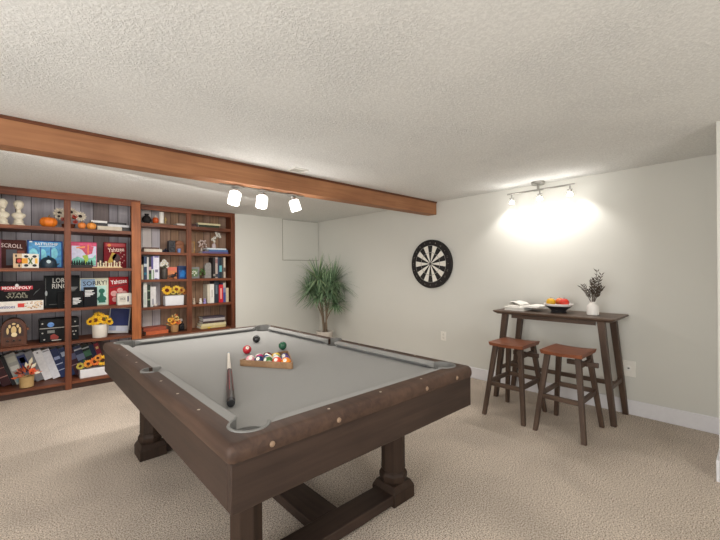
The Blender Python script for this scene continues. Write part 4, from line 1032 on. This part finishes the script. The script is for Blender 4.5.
# ---- left bookcase, bottom shelf
ze = S['e']; G2 = 'leaning books on the bottom shelf'
specs = [  # (x of base, width, height, colour, bands, label)
 (-.155, .070, .31, (62, 24, 30), [(0, 1, .3, .33, (170, 120, 110)), (0, 1, .6, .63, (170, 120, 110))], 'dark maroon leaning book at far left of bottom shelf'),
 (-.078, .030, .32, (30, 28, 32), None, 'thin black leaning book next to the maroon one'),
 (-.044, .082, .335, (160, 158, 150), [(.1, .9, .06, .3, (120, 150, 150)), (.1, .9, .45, .6, (206, 204, 196)), (.1, .9, .72, .9, (186, 184, 170))], 'grey and white patterned leaning book on bottom shelf'),
 (.042, .066, .335, (112, 116, 126), [(0, 1, .36, .92, (30, 42, 96)), (.2, .8, .66, .84, (170, 178, 200))], 'grey leaning book with navy label on bottom shelf'),
 (.112, .062, .34, (132, 132, 136), None, 'plain mid grey leaning book on bottom shelf'),
 (.180, .066, .34, (238, 238, 244), [(.4, .6, .9, .94, (60, 60, 80))], 'left one of two white leaning books on bottom shelf'),
 (.250, .066, .34, (232, 233, 242), [(.1, .9, .93, .97, (150, 150, 160))], 'right one of two white leaning books on bottom shelf'),
 (.320, .062, .34, (32, 46, 88), [(0, 1, .25, .27, (180, 190, 214)), (0, 1, .45, .48, (180, 190, 214)), (.1, .9, .62, .72, (150, 164, 200))], 'navy leaning book with white lines left of upright'),
 (.386, .060, .34, (40, 54, 92), [(.2, .8, .7, .85, (170, 180, 200))], 'navy leaning book half hidden behind the upright'),
 (.450, .066, .34, (58, 26, 38), [(0, 1, .55, .75, (90, 90, 120)), (0, 1, .35, .38, (150, 120, 120))], 'maroon leaning book just right of upright on bottom shelf'),
 (.520, .070, .34, (44, 52, 84), [(0, 1, .5, .7, (120, 130, 160)), (0, 1, .85, .9, (200, 204, 214))], 'slate blue leaning book on bottom shelf above the white planter'),
 (.594, .066, .34, (24, 36, 34), [(0, 1, .6, .8, (66, 110, 84)), (0, 1, .88, .92, (200, 204, 206))], 'black and green leaning book on bottom shelf'),
 (.664, .044, .34, (26, 36, 66), None, 'thin dark blue leaning book near right end of bottom shelf'),
 (.712, .046, .35, (128, 26, 48), [(.2, .8, .8, .88, (214, 180, 120)), (.2, .8, .55, .62, (206, 160, 110)), (.2, .8, .3, .38, (196, 150, 150))], 'red patterned leaning book at right end of bottom shelf')]
LN = math.radians(17); sn, cs = math.sin(LN), math.cos(LN); cx = None
for (bx_, w, h, col, bands, lb) in specs:
    cx = -.135 + w / 2 if cx is None else cx + ((pw + w) / 2 + .0012 - (w - pw) / 2 * sn * sn) / cs
    bookv(lb, cx - w / 2, cx + w / 2, 5.29, 5.46, ze, ze + h, col, bands, lean=LN, group=G2); pw = w
r = thing('autumn_flowerpot', 'small tan pot of autumn leaves at left of bottom shelf', 'flowers', (.05, 5.12, ze))
obj('pot', MB().lathe([(.0, .001), (.050, .001), (.055, .006), (.060, .105), (.064, .112), (.058, .112), (.055, .09), (.0, .088)], (.05, 5.12, ze), mat(190, 158, 108, .7), 24, cap=False), r)
greens(r, (.05, 5.12, ze + .12), .085, .06, .09, 46, .062, [(150, 60, 34), (196, 92, 48), (110, 44, 30), (206, 120, 96)], 12)
greens(r, (.06, 5.10, ze + .15), .06, .03, .10, 7, .085, [(232, 224, 200), (214, 200, 170)], 15, 'cream_leaves')
flower(r, 'orange_flower', (.092, 5.06, ze + .165), (.2, -1, .3), .034, (236, 92, 44), (190, 70, 30), 9, .4, 3)
r = thing('planter_box', 'white planter box of sunflowers on bottom shelf beside pool table', 'flowers', (.62, 5.14, ze), 'sunflower arrangements')
obj('planter', MB().box(.484, .770, 5.085, 5.20, ze, ze + .095, mat(222, 220, 222, .4, var=.02)), r, bevel=.006)
for k, (dx, dz, q, c) in enumerate(((-.13, .135, .040, (190, 170, 60)), (-.06, .15, .046, (236, 150, 40)), (.0, .165, .05, (232, 112, 30)), (.075, .165, .062, SUN), (.13, .15, .05, SUN), (.03, .20, .04, (222, 140, 40)))):
    flower(r, 'sunflower', (.62 + dx, 5.11, ze + dz), (.1 * dx, -1, .4), q, c, CORE, 14, .40, k + 20)
greens(r, (.60, 5.14, ze + .11), .16, .05, .07, 50, .05, GRN + [(150, 130, 60)], 31)

# ---- right bookcase
G3 = 'books on the right bookcase'
za = T['a']
m_ = MB(); m_.ball((1.21, 5.37, za + .055), .055, mat(32, 28, 28, .7, var=.2), (.95, .7, 1.0), 16, 10); m_.lathe([(.030, .085), (.020, .105), (.028, .128), (.0, .120)], (1.21, 5.37, za), mat(38, 34, 34, .7), 14, cap=False)
single('dark_pouch', 'dark rounded pouch at left end of right bookcase top shelf', 'pouch', m_, (1.21, 5.37, za), smooth=80)
single('serving_plate', 'shallow cream plate under orange jar on right bookcase top shelf', 'plate', MB().lathe([(.0, .0), (.05, .0), (.075, .003), (.100, .010), (.103, .012), (.098, .013), (.07, .007), (.0, .006)], (1.365, 5.39, za), mat(206, 190, 160, .5), 32, cap=False), (1.365, 5.39, za))
zz = za + .0135
jr = thing('pumpkin_jar', 'orange pumpkin jar with white top on right bookcase top shelf', 'jar', (1.310, 5.36, zz))
obj('jar_body', MB().lathe([(.020, 0), (.034, .012), (.039, .035), (.036, .058), (.022, .074), (.0, .076)], (1.310, 5.36, zz), mat(196, 82, 32, .4), 20, cap=False), jr)
obj('lid', MB().lathe([(.024, .073), (.020, .084), (.010, .092), (.007, .104), (.0, .106)], (1.310, 5.36, zz), mat(222, 210, 196, .4), 16, cap=False), jr)
cn = thing('pillar_candle', 'tall white pillar candle on right bookcase top shelf', 'candle', (1.382, 5.37, zz))
obj('wax', MB().lathe([(.029, 0), (.030, .004), (.030, .146), (.026, .152), (.018, .146), (.0, .142)], (1.382, 5.37, zz), mat(232, 228, 220, .5, var=.02), 20, cap=False), cn)
obj('wick', MB().tube([(1.382, 5.37, zz + .14), (1.383, 5.37, zz + .158)], .0015, BLACK, 5), cn)
single('gold_ornament', 'small gold ornament right of the white pillar candle', 'ornament', MB().lathe([(.014, 0), (.010, .010), (.006, .030), (.016, .050), (.018, .064), (.008, .080), (.004, .095), (.0, .1)], (1.435, 5.39, zz), mat(176, 146, 90, .4), 14, cap=False), (1.435, 5.39, zz), smooth=60)
bookh('slim white book at right end of top left bay, right bookcase', 1.565, 1.665, 5.34, 5.50, za, za + .032, (214, 208, 198), group=G3)
bookh('dark green book at bottom of pair on right bookcase top shelf', 1.850, 2.135, 5.34, 5.52, za, za + .038, (44, 52, 34), group=G3)
bookh('cream book lying on the dark green book, right bookcase top', 1.835, 2.150, 5.33, 5.51, za + .0385, za + .064, (206, 196, 156), group=G3)
single('trinket_box', 'small dark red box left of book pair on right bookcase top', 'box', MB().box(1.745, 1.825, 5.36, 5.44, za, za + .045, mat(66, 30, 24, .5)), (1.785, 5.40, za), bevel=.004)
zb = T['b']
bookh('cream book lying at left end of second shelf, right bookcase', 1.170, 1.378, 5.335, 5.50, zb, zb + .040, (212, 202, 186), group=G3)
bookh('dark brown book on the cream one, second shelf right bookcase', 1.175, 1.35, 5.35, 5.50, zb + .0405, zb + .062, (96, 70, 58), group=G3)
m_ = MB(); rn = random.Random(9)
m_.tube([(1.39, 5.36, zb + .012), (1.41, 5.345, zb + .03), (1.425, 5.35, zb + .045), (1.44, 5.36, zb + .028), (1.455, 5.365, zb + .012), (1.42, 5.39, zb + .012), (1.39, 5.36, zb + .012)], .011, mat(30, 30, 48, .4), 8)
single('beaded_coil', 'small dark blue coiled ornament beside cream book', 'ornament', m_, (1.42, 5.365, zb), smooth=60)
sp = thing('small_speaker', 'dark grey upright speaker on second shelf of right bookcase', 'speaker', (1.505, 5.39, zb))
obj('speaker_cabinet', MB().box(1.464, 1.546, 5.345, 5.43, zb, zb + .160, mat(46, 44, 48, .5)), sp, bevel=.005)
for q, (z, rr) in enumerate(((.050, .028), (.115, .020))): obj('speaker_cone', MB().lathe([(rr, 0), (rr, .004), (rr * .7, -.002), (rr * .3, -.006), (.0, -.002)], (1.505, 5.3445, zb + z), mat(24, 24, 30, .6), 18, (0, -1, 0), cap=False), sp)
wb = thing('wooden_chest', 'brown wooden box with curved lid on second shelf, right bookcase', 'box', (1.607, 5.43, zb))
WB = wood('chest_timber', (110, 64, 40), (160, 104, 68), 0)
obj('chest_body', MB().box(1.553, 1.66, 5.37, 5.48, zb, zb + .11, WB), wb, bevel=.003)
obj('lid', MB().prism([(1.551, zb + .112), (1.662, zb + .112), (1.662, zb + .135), (1.64, zb + .16), (1.607, zb + .168), (1.572, zb + .16), (1.551, zb + .135)], 5.368, 5.482, WB), wb, bevel=.003)
single('blue_cup', 'small pale blue cup before the brown wooden box', 'cup', MB().lathe([(.0, .0), (.016, 0), (.018, .004), (.022, .050), (.024, .055), (.020, .055), (.016, .008), (.0, .006)], (1.585, 5.33, zb), mat(120, 146, 196, .4), 20, cap=False), (1.585, 5.33, zb))
pf = thing('picture_frame', 'slim gold picture frame at left of second shelf right bay', 'frame', (1.775, 5.42, zb), 'picture frames')
obj('frame_border', MB().box(1.733, 1.815, 5.40, 5.412, zb, zb + .012, mat(166, 124, 62, .4)).box(1.733, 1.815, 5.40, 5.412, zb + .152, zb + .164, mat(166, 124, 62, .4)).box(1.733, 1.745, 5.40, 5.412, zb + .012, zb + .152, mat(166, 124, 62, .4)).box(1.803, 1.815, 5.40, 5.412, zb + .012, zb + .152, mat(166, 124, 62, .4)), pf)
obj('picture', MB().box(1.745, 1.803, 5.405, 5.41, zb + .012, zb + .152, mat(150, 118, 92, .6, var=.2)), pf)
bookh('wide purple and blue book at bottom of second shelf stack', 1.895, 2.268, 5.335, 5.50, zb, zb + .030, (96, 84, 128), group=G3)
bookh('blue book in middle of second shelf stack', 1.985, 2.262, 5.335, 5.50, zb + .0305, zb + .058, (78, 108, 158), group=G3)
bookh('white book on top of second shelf stack', 1.960, 2.240, 5.34, 5.50, zb + .0585, zb + .080, (206, 216, 220), group=G3)
dv = thing('dried_bouquet', 'pale dried flowers on second shelf behind the book stack', 'flowers', (1.945, 5.52, zb))
dv.location.y = 5.515
obj('vase', MB().lathe([(.014, 0), (.018, .03), (.012, .07), (.010, .09), (.0, .085)], (1.945, 5.515, zb), mat(196, 180, 168, .4), 14, cap=False), dv)
rn = random.Random(21); m_ = MB()
for k in range(26):
    p = Vector((1.945 + rn.uniform(-.05, .075), 5.50 + rn.uniform(-.012, .012), zb + rn.uniform(.10, .19))); m_.ball(p, rn.uniform(.008, .015), mat(206, 186, 178, .8), n=8, m_=5)
    m_.tube([(1.945, 5.51, zb + .08), tuple(p)], .0012, mat(150, 120, 96, .8), 4)
obj('blossoms', m_, dv)
ov = thing('orchid_vase', 'white orchid blossoms in small glass vase on book stack', 'flowers', (2.085, 5.41, zb + .0805))
obj('vase', MB().lathe([(.0, 0), (.028, 0), (.032, .01), (.028, .05), (.016, .068), (.018, .074), (.014, .074), (.0, .06)], (2.085, 5.41, zb + .0805), mat(190, 176, 178, .15), 18, cap=False), ov)
for k, (dx, dz) in enumerate(((-.03, .145), (.0, .17), (.035, .20), (.06, .225), (.02, .235), (.075, .19), (-.01, .12))):
    flower(ov, 'white_blossom', (2.085 + dx * 1.0, 5.375, zb + .06 + dz), (.1, -1, .3), .026, (236, 234, 226), (206, 190, 150), 6, .25, k + 40)
obj('stalk', MB().tube([(2.085, 5.41, zb + .12), (2.10, 5.40, zb + .20), (2.15, 5.39, zb + .29)], .003, mat(86, 104, 62, .6), 6), ov)
zc = T['c']
for (x0, x1, h, col, bands, lb) in (
  (1.136, 1.160, .19, (206, 190, 160), None, 'short cream book at extreme left of third shelf, right bookcase'),
  (1.166, 1.200, .294, (38, 60, 92), [(0, 1, .55, .68, (196, 206, 214)), (0, 1, .2, .3, (30, 110, 130))], 'navy and teal book on third shelf of right bookcase'),
  (1.2015, 1.221, .288, (214, 212, 206), None, 'thin white book between navy and black books'),
  (1.2225, 1.250, .294, (36, 34, 44), [(0, 1, 0, .25, (70, 110, 60)), (0, 1, .4, .55, (200, 170, 176))], 'black book with green foot on third shelf'),
  (1.2515, 1.272, .295, (92, 84, 146), [(0, 1, 0, .45, (206, 214, 206))], 'thin violet book beside the diamond patterned book'),
  (1.2735, 1.342, .302, (220, 218, 230), [(.3, .8, .3, .42, (120, 116, 140)), (.2, .7, 0, .05, (110, 100, 150)), (.2, .9, .93, 1, (120, 110, 170)), (0, .12, .0, .4, (96, 130, 80))], 'white book with grey diamond on its spine, third shelf')):
    bookv(lb, x0, x1, 5.335, 5.50, zc, zc + h, col, bands, group=G3)
r = thing('dark_vase_of_flowers', 'white flowers in dark vase on third shelf of right bookcase', 'flowers', (1.416, 5.38, zc))
obj('vase', MB().lathe([(.0, 0), (.032, 0), (.038, .02), (.042, .07), (.038, .13), (.026, .155), (.030, .165), (.024, .165), (.0, .14)], (1.416, 5.38, zc), mat(70, 64, 58, .5, var=.2), 20, cap=False), r)
for k, (dx, dz, q) in enumerate(((-.015, .20, .036), (.03, .205, .036), (.005, .235, .034), (.04, .165, .026), (-.032, .18, .024))):
    flower(r, 'white_flower', (1.400 + dx, 5.35, zc + dz), (dx * 4, -1, .4), q * .95, (236, 232, 224), (220, 206, 160), 9, .3, k + 60)
greens(r, (1.420, 5.36, zc + .14), .030, .04, .04, 22, .04, [(96, 104, 84), (120, 120, 96)], 61)
pf = thing('picture_frame', 'orange sunset picture leaning on third shelf of right bookcase', 'frame', (1.52, 5.45, zc), 'picture frames')
obj('picture', MB().box(1.455, 1.590, 5.44, 5.455, zc, zc + .160, mat(226, 138, 88, .5, var=.15)), pf)
m_ = MB(); m_.rect(1.458, 1.588, zc + .115, zc + .157, 5.4395, mat(232, 120, 100, .5)); m_.patch([(1.458, zc + .02), (1.588, zc + .03), (1.588, zc + .05), (1.53, zc + .07), (1.458, zc + .04)], 5.4393, mat(130, 90, 70, .5)); obj('picture_art', m_, pf)
m_ = MB(); BD = mat(34, 30, 32, .5)
m_.ball((1.520, 5.36, zc + .042), .026, BD, (1.5, .8, .75), R=Matrix.Rotation(-.5, 3, 'Y')); m_.ball((1.552, 5.358, zc + .075), .014, BD, (1.1, .9, 1)); m_.lathe([(.005, 0), (.0, .018)], (1.564, 5.358, zc + .076), BD, 8, (1, 0, -.1)); m_.beam((1.50, 5.36, zc + .035), (1.465, 5.362, zc + .012), .020, .008, BD, w2=.010)
m_.tube([(1.515, 5.355, zc + .03), (1.515, 5.352, zc)], .003, BD, 6); m_.tube([(1.528, 5.366, zc + .03), (1.528, 5.366, zc)], .003, BD, 6); m_.slab([(1.505, 5.340), (1.54, 5.340), (1.54, 5.378), (1.505, 5.378)], zc, zc + .004, BD)
single('bird_figurine', 'black bird figurine standing before the orange picture', 'figurine', m_, (1.52, 5.36, zc), 'small figurines', smooth=60)
m_ = MB(); m_.box(1.596, 1.700, 5.38, 5.46, zc, zc + .175, mat(34, 82, 146, .4)); m_.patch([(1.61, zc + .03), (1.66, zc + .02), (1.69, zc + .08), (1.65, zc + .12), (1.615, zc + .09)], 5.3796, mat(42, 122, 196, .4, var=.2)); m_.rect(1.598, 1.698, zc + .12, zc + .172, 5.3796, mat(30, 52, 92, .4))
single('blue_box', 'bright blue box at right end of third shelf left bay', 'box', m_, (1.648, 5.42, zc), bevel=.002)
pf = thing('picture_frame', 'grey framed picture of a white flower, third shelf right bay', 'frame', (1.81, 5.42, zc), 'picture frames')
obj('frame_border', MB().box(1.735, 1.875, 5.40, 5.415, zc, zc + .16, mat(128, 130, 128, .5)), pf, bevel=.002)
obj('picture', MB().box(1.760, 1.850, 5.397, 5.40, zc + .028, zc + .132, mat(104, 130, 92, .5, var=.2)), pf)
flower(pf, 'white_blossom', (1.805, 5.396, zc + .075), (0, -1, 0), .042, (226, 232, 214), (120, 140, 70), 9, .3, 71, 1)
m_ = MB(); ST = mat(146, 142, 138, .8, var=.15); m_.prism([(1.935, zc), (2.035, zc), (2.034, zc + .20), (2.02, zc + .225), (1.97, zc + .22), (1.945, zc + .18), (1.948, zc + .10)], 5.38, 5.43, ST)
single('stone_bookend', 'grey stone slab bookend left of third shelf books', 'bookend', m_, (1.985, 5.405, zc), bevel=.004)
r = thing('small_potted_plant', 'tiny dark green plant between flower picture and stone bookend', 'plant', (1.906, 5.36, zc))
obj('pot', MB().lathe([(.0, 0), (.014, 0), (.019, .036), (.016, .036), (.0, .03)], (1.906, 5.36, zc), mat(84, 74, 62, .7), 14, cap=False), r)
greens(r, (1.906, 5.36, zc + .05), .03, .02, .09, 26, .045, GRN, 81)
for (x0, x1, h, col, bands, lb) in (
  (2.042, 2.074, .295, (40, 36, 36), [(0, 1, .1, .2, (150, 140, 130))], 'black book leftmost of third shelf right bay books'),
  (2.0755, 2.108, .304, (176, 160, 152), [(0, 1, .7, .9, (150, 110, 110)), (0, 1, .05, .2, (70, 70, 76))], 'beige pink book second among third shelf right bay books'),
  (2.1095, 2.132, .304, (48, 62, 84), None, 'slate blue thin book in middle of third shelf right bay'),
  (2.1335, 2.170, .302, (28, 44, 54), [(0, 1, .3, .6, (96, 170, 180))], 'dark teal book fourth among third shelf right bay books'),
  (2.1715, 2.222, .302, (196, 182, 164), [(0, .45, 0, 1, (70, 62, 60)), (.5, 1, .3, .5, (96, 84, 80))], 'tan and brown book rightmost on third shelf right bay')):
    bookv(lb, x0, x1, 5.335, 5.50, zc, zc + h, col, bands, group=G3)
zd = T['d']
for (x0, x1, h, col, bands, lb) in (
  (1.158, 1.200, .312, (222, 222, 214), [(.2, .8, .1, .6, (196, 206, 196))], 'tall white book at left end of fourth shelf, right bookcase'),
  (1.2015, 1.238, .285, (36, 50, 38), [(0, 1, .3, .36, (120, 140, 110)), (0, 1, .7, .76, (120, 140, 110))], 'dark green book beside the tall white book, fourth shelf'),
  (1.2395, 1.302, .258, (212, 210, 208), [(.3, .6, .1, .4, (150, 150, 160))], 'shorter white book right of the dark green book')):
    bookv(lb, x0, x1, 5.335, 5.50, zd, zd + h, col, bands, group=G3)
m_ = MB(); m_.ball((1.285, 5.302, zd + .022), .017, mat(206, 196, 186, .6), (1.4, .8, .8)); m_.ball((1.308, 5.300, zd + .040), .009, mat(206, 196, 186, .6)); m_.tube([(1.28, 5.302, zd + .02), (1.262, 5.304, zd + .004)], .004, mat(60, 50, 50, .6), 6); m_.slab([(1.268, 5.292), (1.302, 5.292), (1.302, 5.312), (1.268, 5.312)], zd, zd + .010, mat(120, 90, 80, .6))
single('bird_figurine', 'small pale bird figurine at front edge of fourth shelf', 'figurine', m_, (1.285, 5.302, zd), 'small figurines', smooth=60)
r = thing('planter_box', 'white rectangular planter of sunflowers on right bookcase fourth shelf', 'flowers', (1.520, 5.38, zd), 'sunflower arrangements')
obj('planter', MB().box(1.412, 1.640, 5.325, 5.43, zd, zd + .132, mat(222, 223, 226, .4, var=.02), top=(1.03, 1.03)), r, bevel=.006)
for k, (dx, dz, q, c) in enumerate(((-.085, .205, .066, SUN), (.03, .215, .055, (230, 190, 60)), (-.01, .175, .035, (206, 190, 96)), (.09, .20, .05, (196, 140, 50)), (.06, .165, .035, (200, 180, 110)), (.13, .175, .04, (170, 96, 44)))):
    flower(r, 'sunflower', (1.52 + dx, 5.335, zd + dz), (dx, -1, .35), q, c, (110, 50, 20) if k else (96, 40, 16), 15, .42, k + 90)
greens(r, (1.53, 5.37, zd + .15), .13, .05, .05, 46, .045, GRN + [(150, 150, 84)], 95)
for (x, h, c, lb) in ((1.775, .085, (190, 170, 150), 'tan figurine at left of fourth shelf right bay'), (1.865, .078, (222, 216, 206), 'white figurine in middle of fourth shelf right bay'), (1.922, .072, (150, 136, 190), 'lilac figurine beside the books, fourth shelf right bay')):
    m_ = MB(); c_ = mat(*c, .5); m_.lathe([(.022, 0), (.024, .006), (.018, h * .35), (.020, h * .5), (.010, h * .68)], (x, 5.335, zd), c_, 16); m_.ball((x, 5.333, zd + h * .80), h * .2, c_, n=12, m_=8); m_.ball((x - .012, 5.328, zd + h * .45), .008, mat(96, 70, 60, .6), n=8, m_=6)
    single('figurine', lb, 'figurine', m_, (x, 5.335, zd), 'small figurines', smooth=60)
for (x0, x1, h, col, bands, lb) in (
  (1.960, 1.996, .266, (204, 196, 178), None, 'cream book leftmost of fourth shelf right bay books'),
  (1.9975, 2.054, .270, (222, 220, 214), [(.4, .6, .3, .7, (170, 160, 150))], 'white book second among fourth shelf right bay books'),
  (2.0555, 2.122, .318, (38, 44, 54), [(.3, .7, .4, .8, (96, 106, 116))], 'tall charcoal book in middle of fourth shelf right bay'),
  (2.1235, 2.186, .258, (196, 34, 48), [(.3, .7, .2, .8, (226, 160, 150))], 'bright red book on fourth shelf of right bookcase'),
  (2.1875, 2.224, .284, (120, 130, 172), [(0, 1, 0, .5, (60, 74, 140)), (0, 1, .75, 1, (190, 180, 168))], 'blue and grey book right of the red book'),
  (2.2255, 2.268, .208, (206, 186, 152), None, 'short tan book at right end of fourth shelf')):
    bookv(lb, x0, x1, 5.335, 5.50, zd, zd + h, col, bands, group=G3)
ze = T['e']
bookh('orange red book at bottom of bottom shelf left pile', 1.165, 1.435, 5.31, 5.50, ze, ze + .046, (192, 98, 60), rot=.10, group=G3)
bookh('rust red book on top of bottom shelf left pile', 1.150, 1.415, 5.33, 5.50, ze + .047, ze + .092, (150, 74, 52), rot=.04, group=G3)
r = thing('autumn_flowerpot', 'tan pot of orange autumn flowers on right bookcase bottom shelf', 'flowers', (1.528, 5.35, ze))
obj('pot', MB().lathe([(.0, .001), (.042, .001), (.046, .006), (.054, .092), (.057, .098), (.051, .098), (.047, .08), (.0, .078)], (1.528, 5.35, ze), mat(184, 142, 98, .7), 24, cap=False), r)
for k, (dx, dz, q, c) in enumerate(((-.03, .145, .052, (236, 150, 40)), (.035, .135, .04, (220, 96, 40)), (-.065, .165, .035, (240, 180, 60)), (.02, .18, .036, (232, 200, 120)))):
    flower(r, 'orange_flower', (1.528 + dx, 5.32, ze + dz), (dx, -1, .4), q, c, (130, 50, 20), 11, .36, k + 110)
greens(r, (1.528, 5.35, ze + .11), .08, .05, .13, 42, .055, [(206, 150, 70), (196, 96, 44), (222, 196, 130), (110, 110, 60)], 115)
cm = thing('film_camera', 'black camera at right of the tan autumn pot, bottom shelf', 'camera', (1.625, 5.40, ze))
obj('camera_body', MB().box(1.588, 1.662, 5.38, 5.43, ze, ze + .10, mat(30, 28, 32, .5)).box(1.605, 1.645, 5.385, 5.425, ze + .10, ze + .13, mat(30, 28, 32, .5)), cm, bevel=.004)
obj('lens', MB().lathe([(.026, 0), (.028, .01), (.028, .036), (.022, .038), (.020, .030), (.0, .026)], (1.625, 5.38, ze + .055), mat(22, 22, 26, .3), 20, (0, -1, 0), cap=False), cm)
obj('flash', MB().box(1.60, 1.64, 5.383, 5.41, ze + .131, ze + .160, mat(190, 186, 182, .4)), cm, bevel=.002)
bookh('cream book at bottom of bottom shelf right pile', 1.860, 2.215, 5.32, 5.50, ze + .002, ze + .038, (202, 184, 132), group=G3)
bookh('yellowed book second from bottom in bottom shelf right pile', 1.872, 2.222, 5.325, 5.50, ze + .0385, ze + .070, (214, 204, 164), group=G3)
bookh('brown book third from bottom in bottom shelf right pile', 1.890, 2.20, 5.33, 5.50, ze + .0705, ze + .102, (66, 50, 48), group=G3)
bookh('grey white book fourth from bottom in bottom shelf right pile', 1.900, 2.208, 5.33, 5.50, ze + .1025, ze + .138, (178, 172, 172), group=G3)
bookh('dark violet book on top of bottom shelf right pile', 1.890, 2.205, 5.33, 5.50, ze + .1385, ze + .162, (74, 66, 78), group=G3)
m_ = MB(); m_.ball((1.965, 5.300, ze + .011), .017, mat(214, 186, 60, .5), (1.2, .9, .65)); m_.ball((1.982, 5.297, ze + .018), .008, mat(214, 186, 60, .5))
single('yellow_trinket', 'tiny yellow trinket in front of bottom shelf right pile', 'figurine', m_, (1.965, 5.300, ze), 'small figurines', smooth=80)

# ------------------------------------------------------------------ lighting
def area(name, loc, target, sx, sy, power, col=(1, .96, .9)):
    l = bpy.data.lights.new(name, 'AREA'); l.shape = 'RECTANGLE'; l.size = sx; l.size_y = sy; l.energy = power; l.color = col
    o = bpy.data.objects.new(name, l); COL.objects.link(o); o.location = loc
    o.rotation_euler = (Vector(target) - Vector(loc)).to_track_quat('-Z', 'Y').to_euler()
    return o
area('fill_light_left', (XL + .05, 1.2, 1.25), (2, 1.8, 1.9), 2.4, 1.3, 98, (1, .99, .98))  # fill added from the left; no window is built there
area('fill_light_front', (.6, YF + .05, 1.25), (1.4, 3, 1.8), 2.8, 1.3, 84, (1, .985, .96))  # unseen fill added behind the camera to even out walls and ceiling
area('fill_light_overhead', (1.0, .4, 2.06), (1.0, .4, 0), 1.6, 1.0, 10, (1, .96, .91))  # added overhead fill, belongs to no fixture
area('fill_light_bookcase', (1.1, 3.7, 2.06), (.9, 4.6, 0), 2.4, .7, 44, (1, .96, .91))  # added behind the beam to brighten the bookcases
def spot(name, loc, tgt, power, ang, blend, col=(1, .96, .92), rad=.03):
    l = bpy.data.lights.new(name, 'SPOT'); l.energy = power; l.spot_size = math.radians(ang); l.spot_blend = blend; l.color = col; l.shadow_soft_size = rad
    o = bpy.data.objects.new(name, l); COL.objects.link(o); o.location = loc
    o.rotation_euler = (Vector(tgt) - Vector(loc)).to_track_quat('-Z', 'Y').to_euler()
def glow(name, loc, power, rad, col=(1, .97, .93)):
    l = bpy.data.lights.new(name, 'POINT'); l.energy = power; l.shadow_soft_size = rad; l.color = col
    o = bpy.data.objects.new(name, l); COL.objects.link(o); o.location = loc
for L_ in LIGHTS[:3]:
    spot('track_spot', (XR - .15, L_[1], 1.955), (XR - .02, L_[1], 1.45), 12, 118, .6)
    glow('track_glow', (XR - .17, L_[1], 1.925), 1.2, .06)
for L_ in LIGHTS[3:]:
    d = L_[3]; spot('beam_spot', L_[:3], (L_[0] + d.x, L_[1] + .4, L_[2] - 1), 14, 150, 1.0)
    glow('beam_glow', L_[:3], 5.0, .05)
w = bpy.data.worlds.new('world'); SC.world = w; w.use_nodes = True
w.node_tree.nodes['Background'].inputs[0].default_value = (.9, .92, 1, 1); w.node_tree.nodes['Background'].inputs[1].default_value = .3

# ------------------------------------------------------------------ camera
cam = bpy.data.cameras.new('camera'); cam.sensor_width = 36; cam.lens = 370.82 / 720 * 36; cam.clip_start = .02
co = bpy.data.objects.new('camera', cam); COL.objects.link(co)
R3 = Vector((0.73655847, -0.67632989, -0.00771426)); U3 = Vector((0.00426558, -0.00676026, 0.99996805)); F3 = Vector((0.67636043, 0.73656784, 0.00209439))
mw = Matrix((R3, U3, -F3)).transposed().to_4x4(); mw.translation = (0, 0, 1.25)
co.matrix_world = mw; SC.camera = co
SC.view_settings.view_transform = 'Standard'; SC.view_settings.look = 'None'; SC.view_settings.exposure = 0
SC.cycles.use_denoising = True; SC.cycles.max_bounces = 8; SC.cycles.sample_clamp_indirect = 6
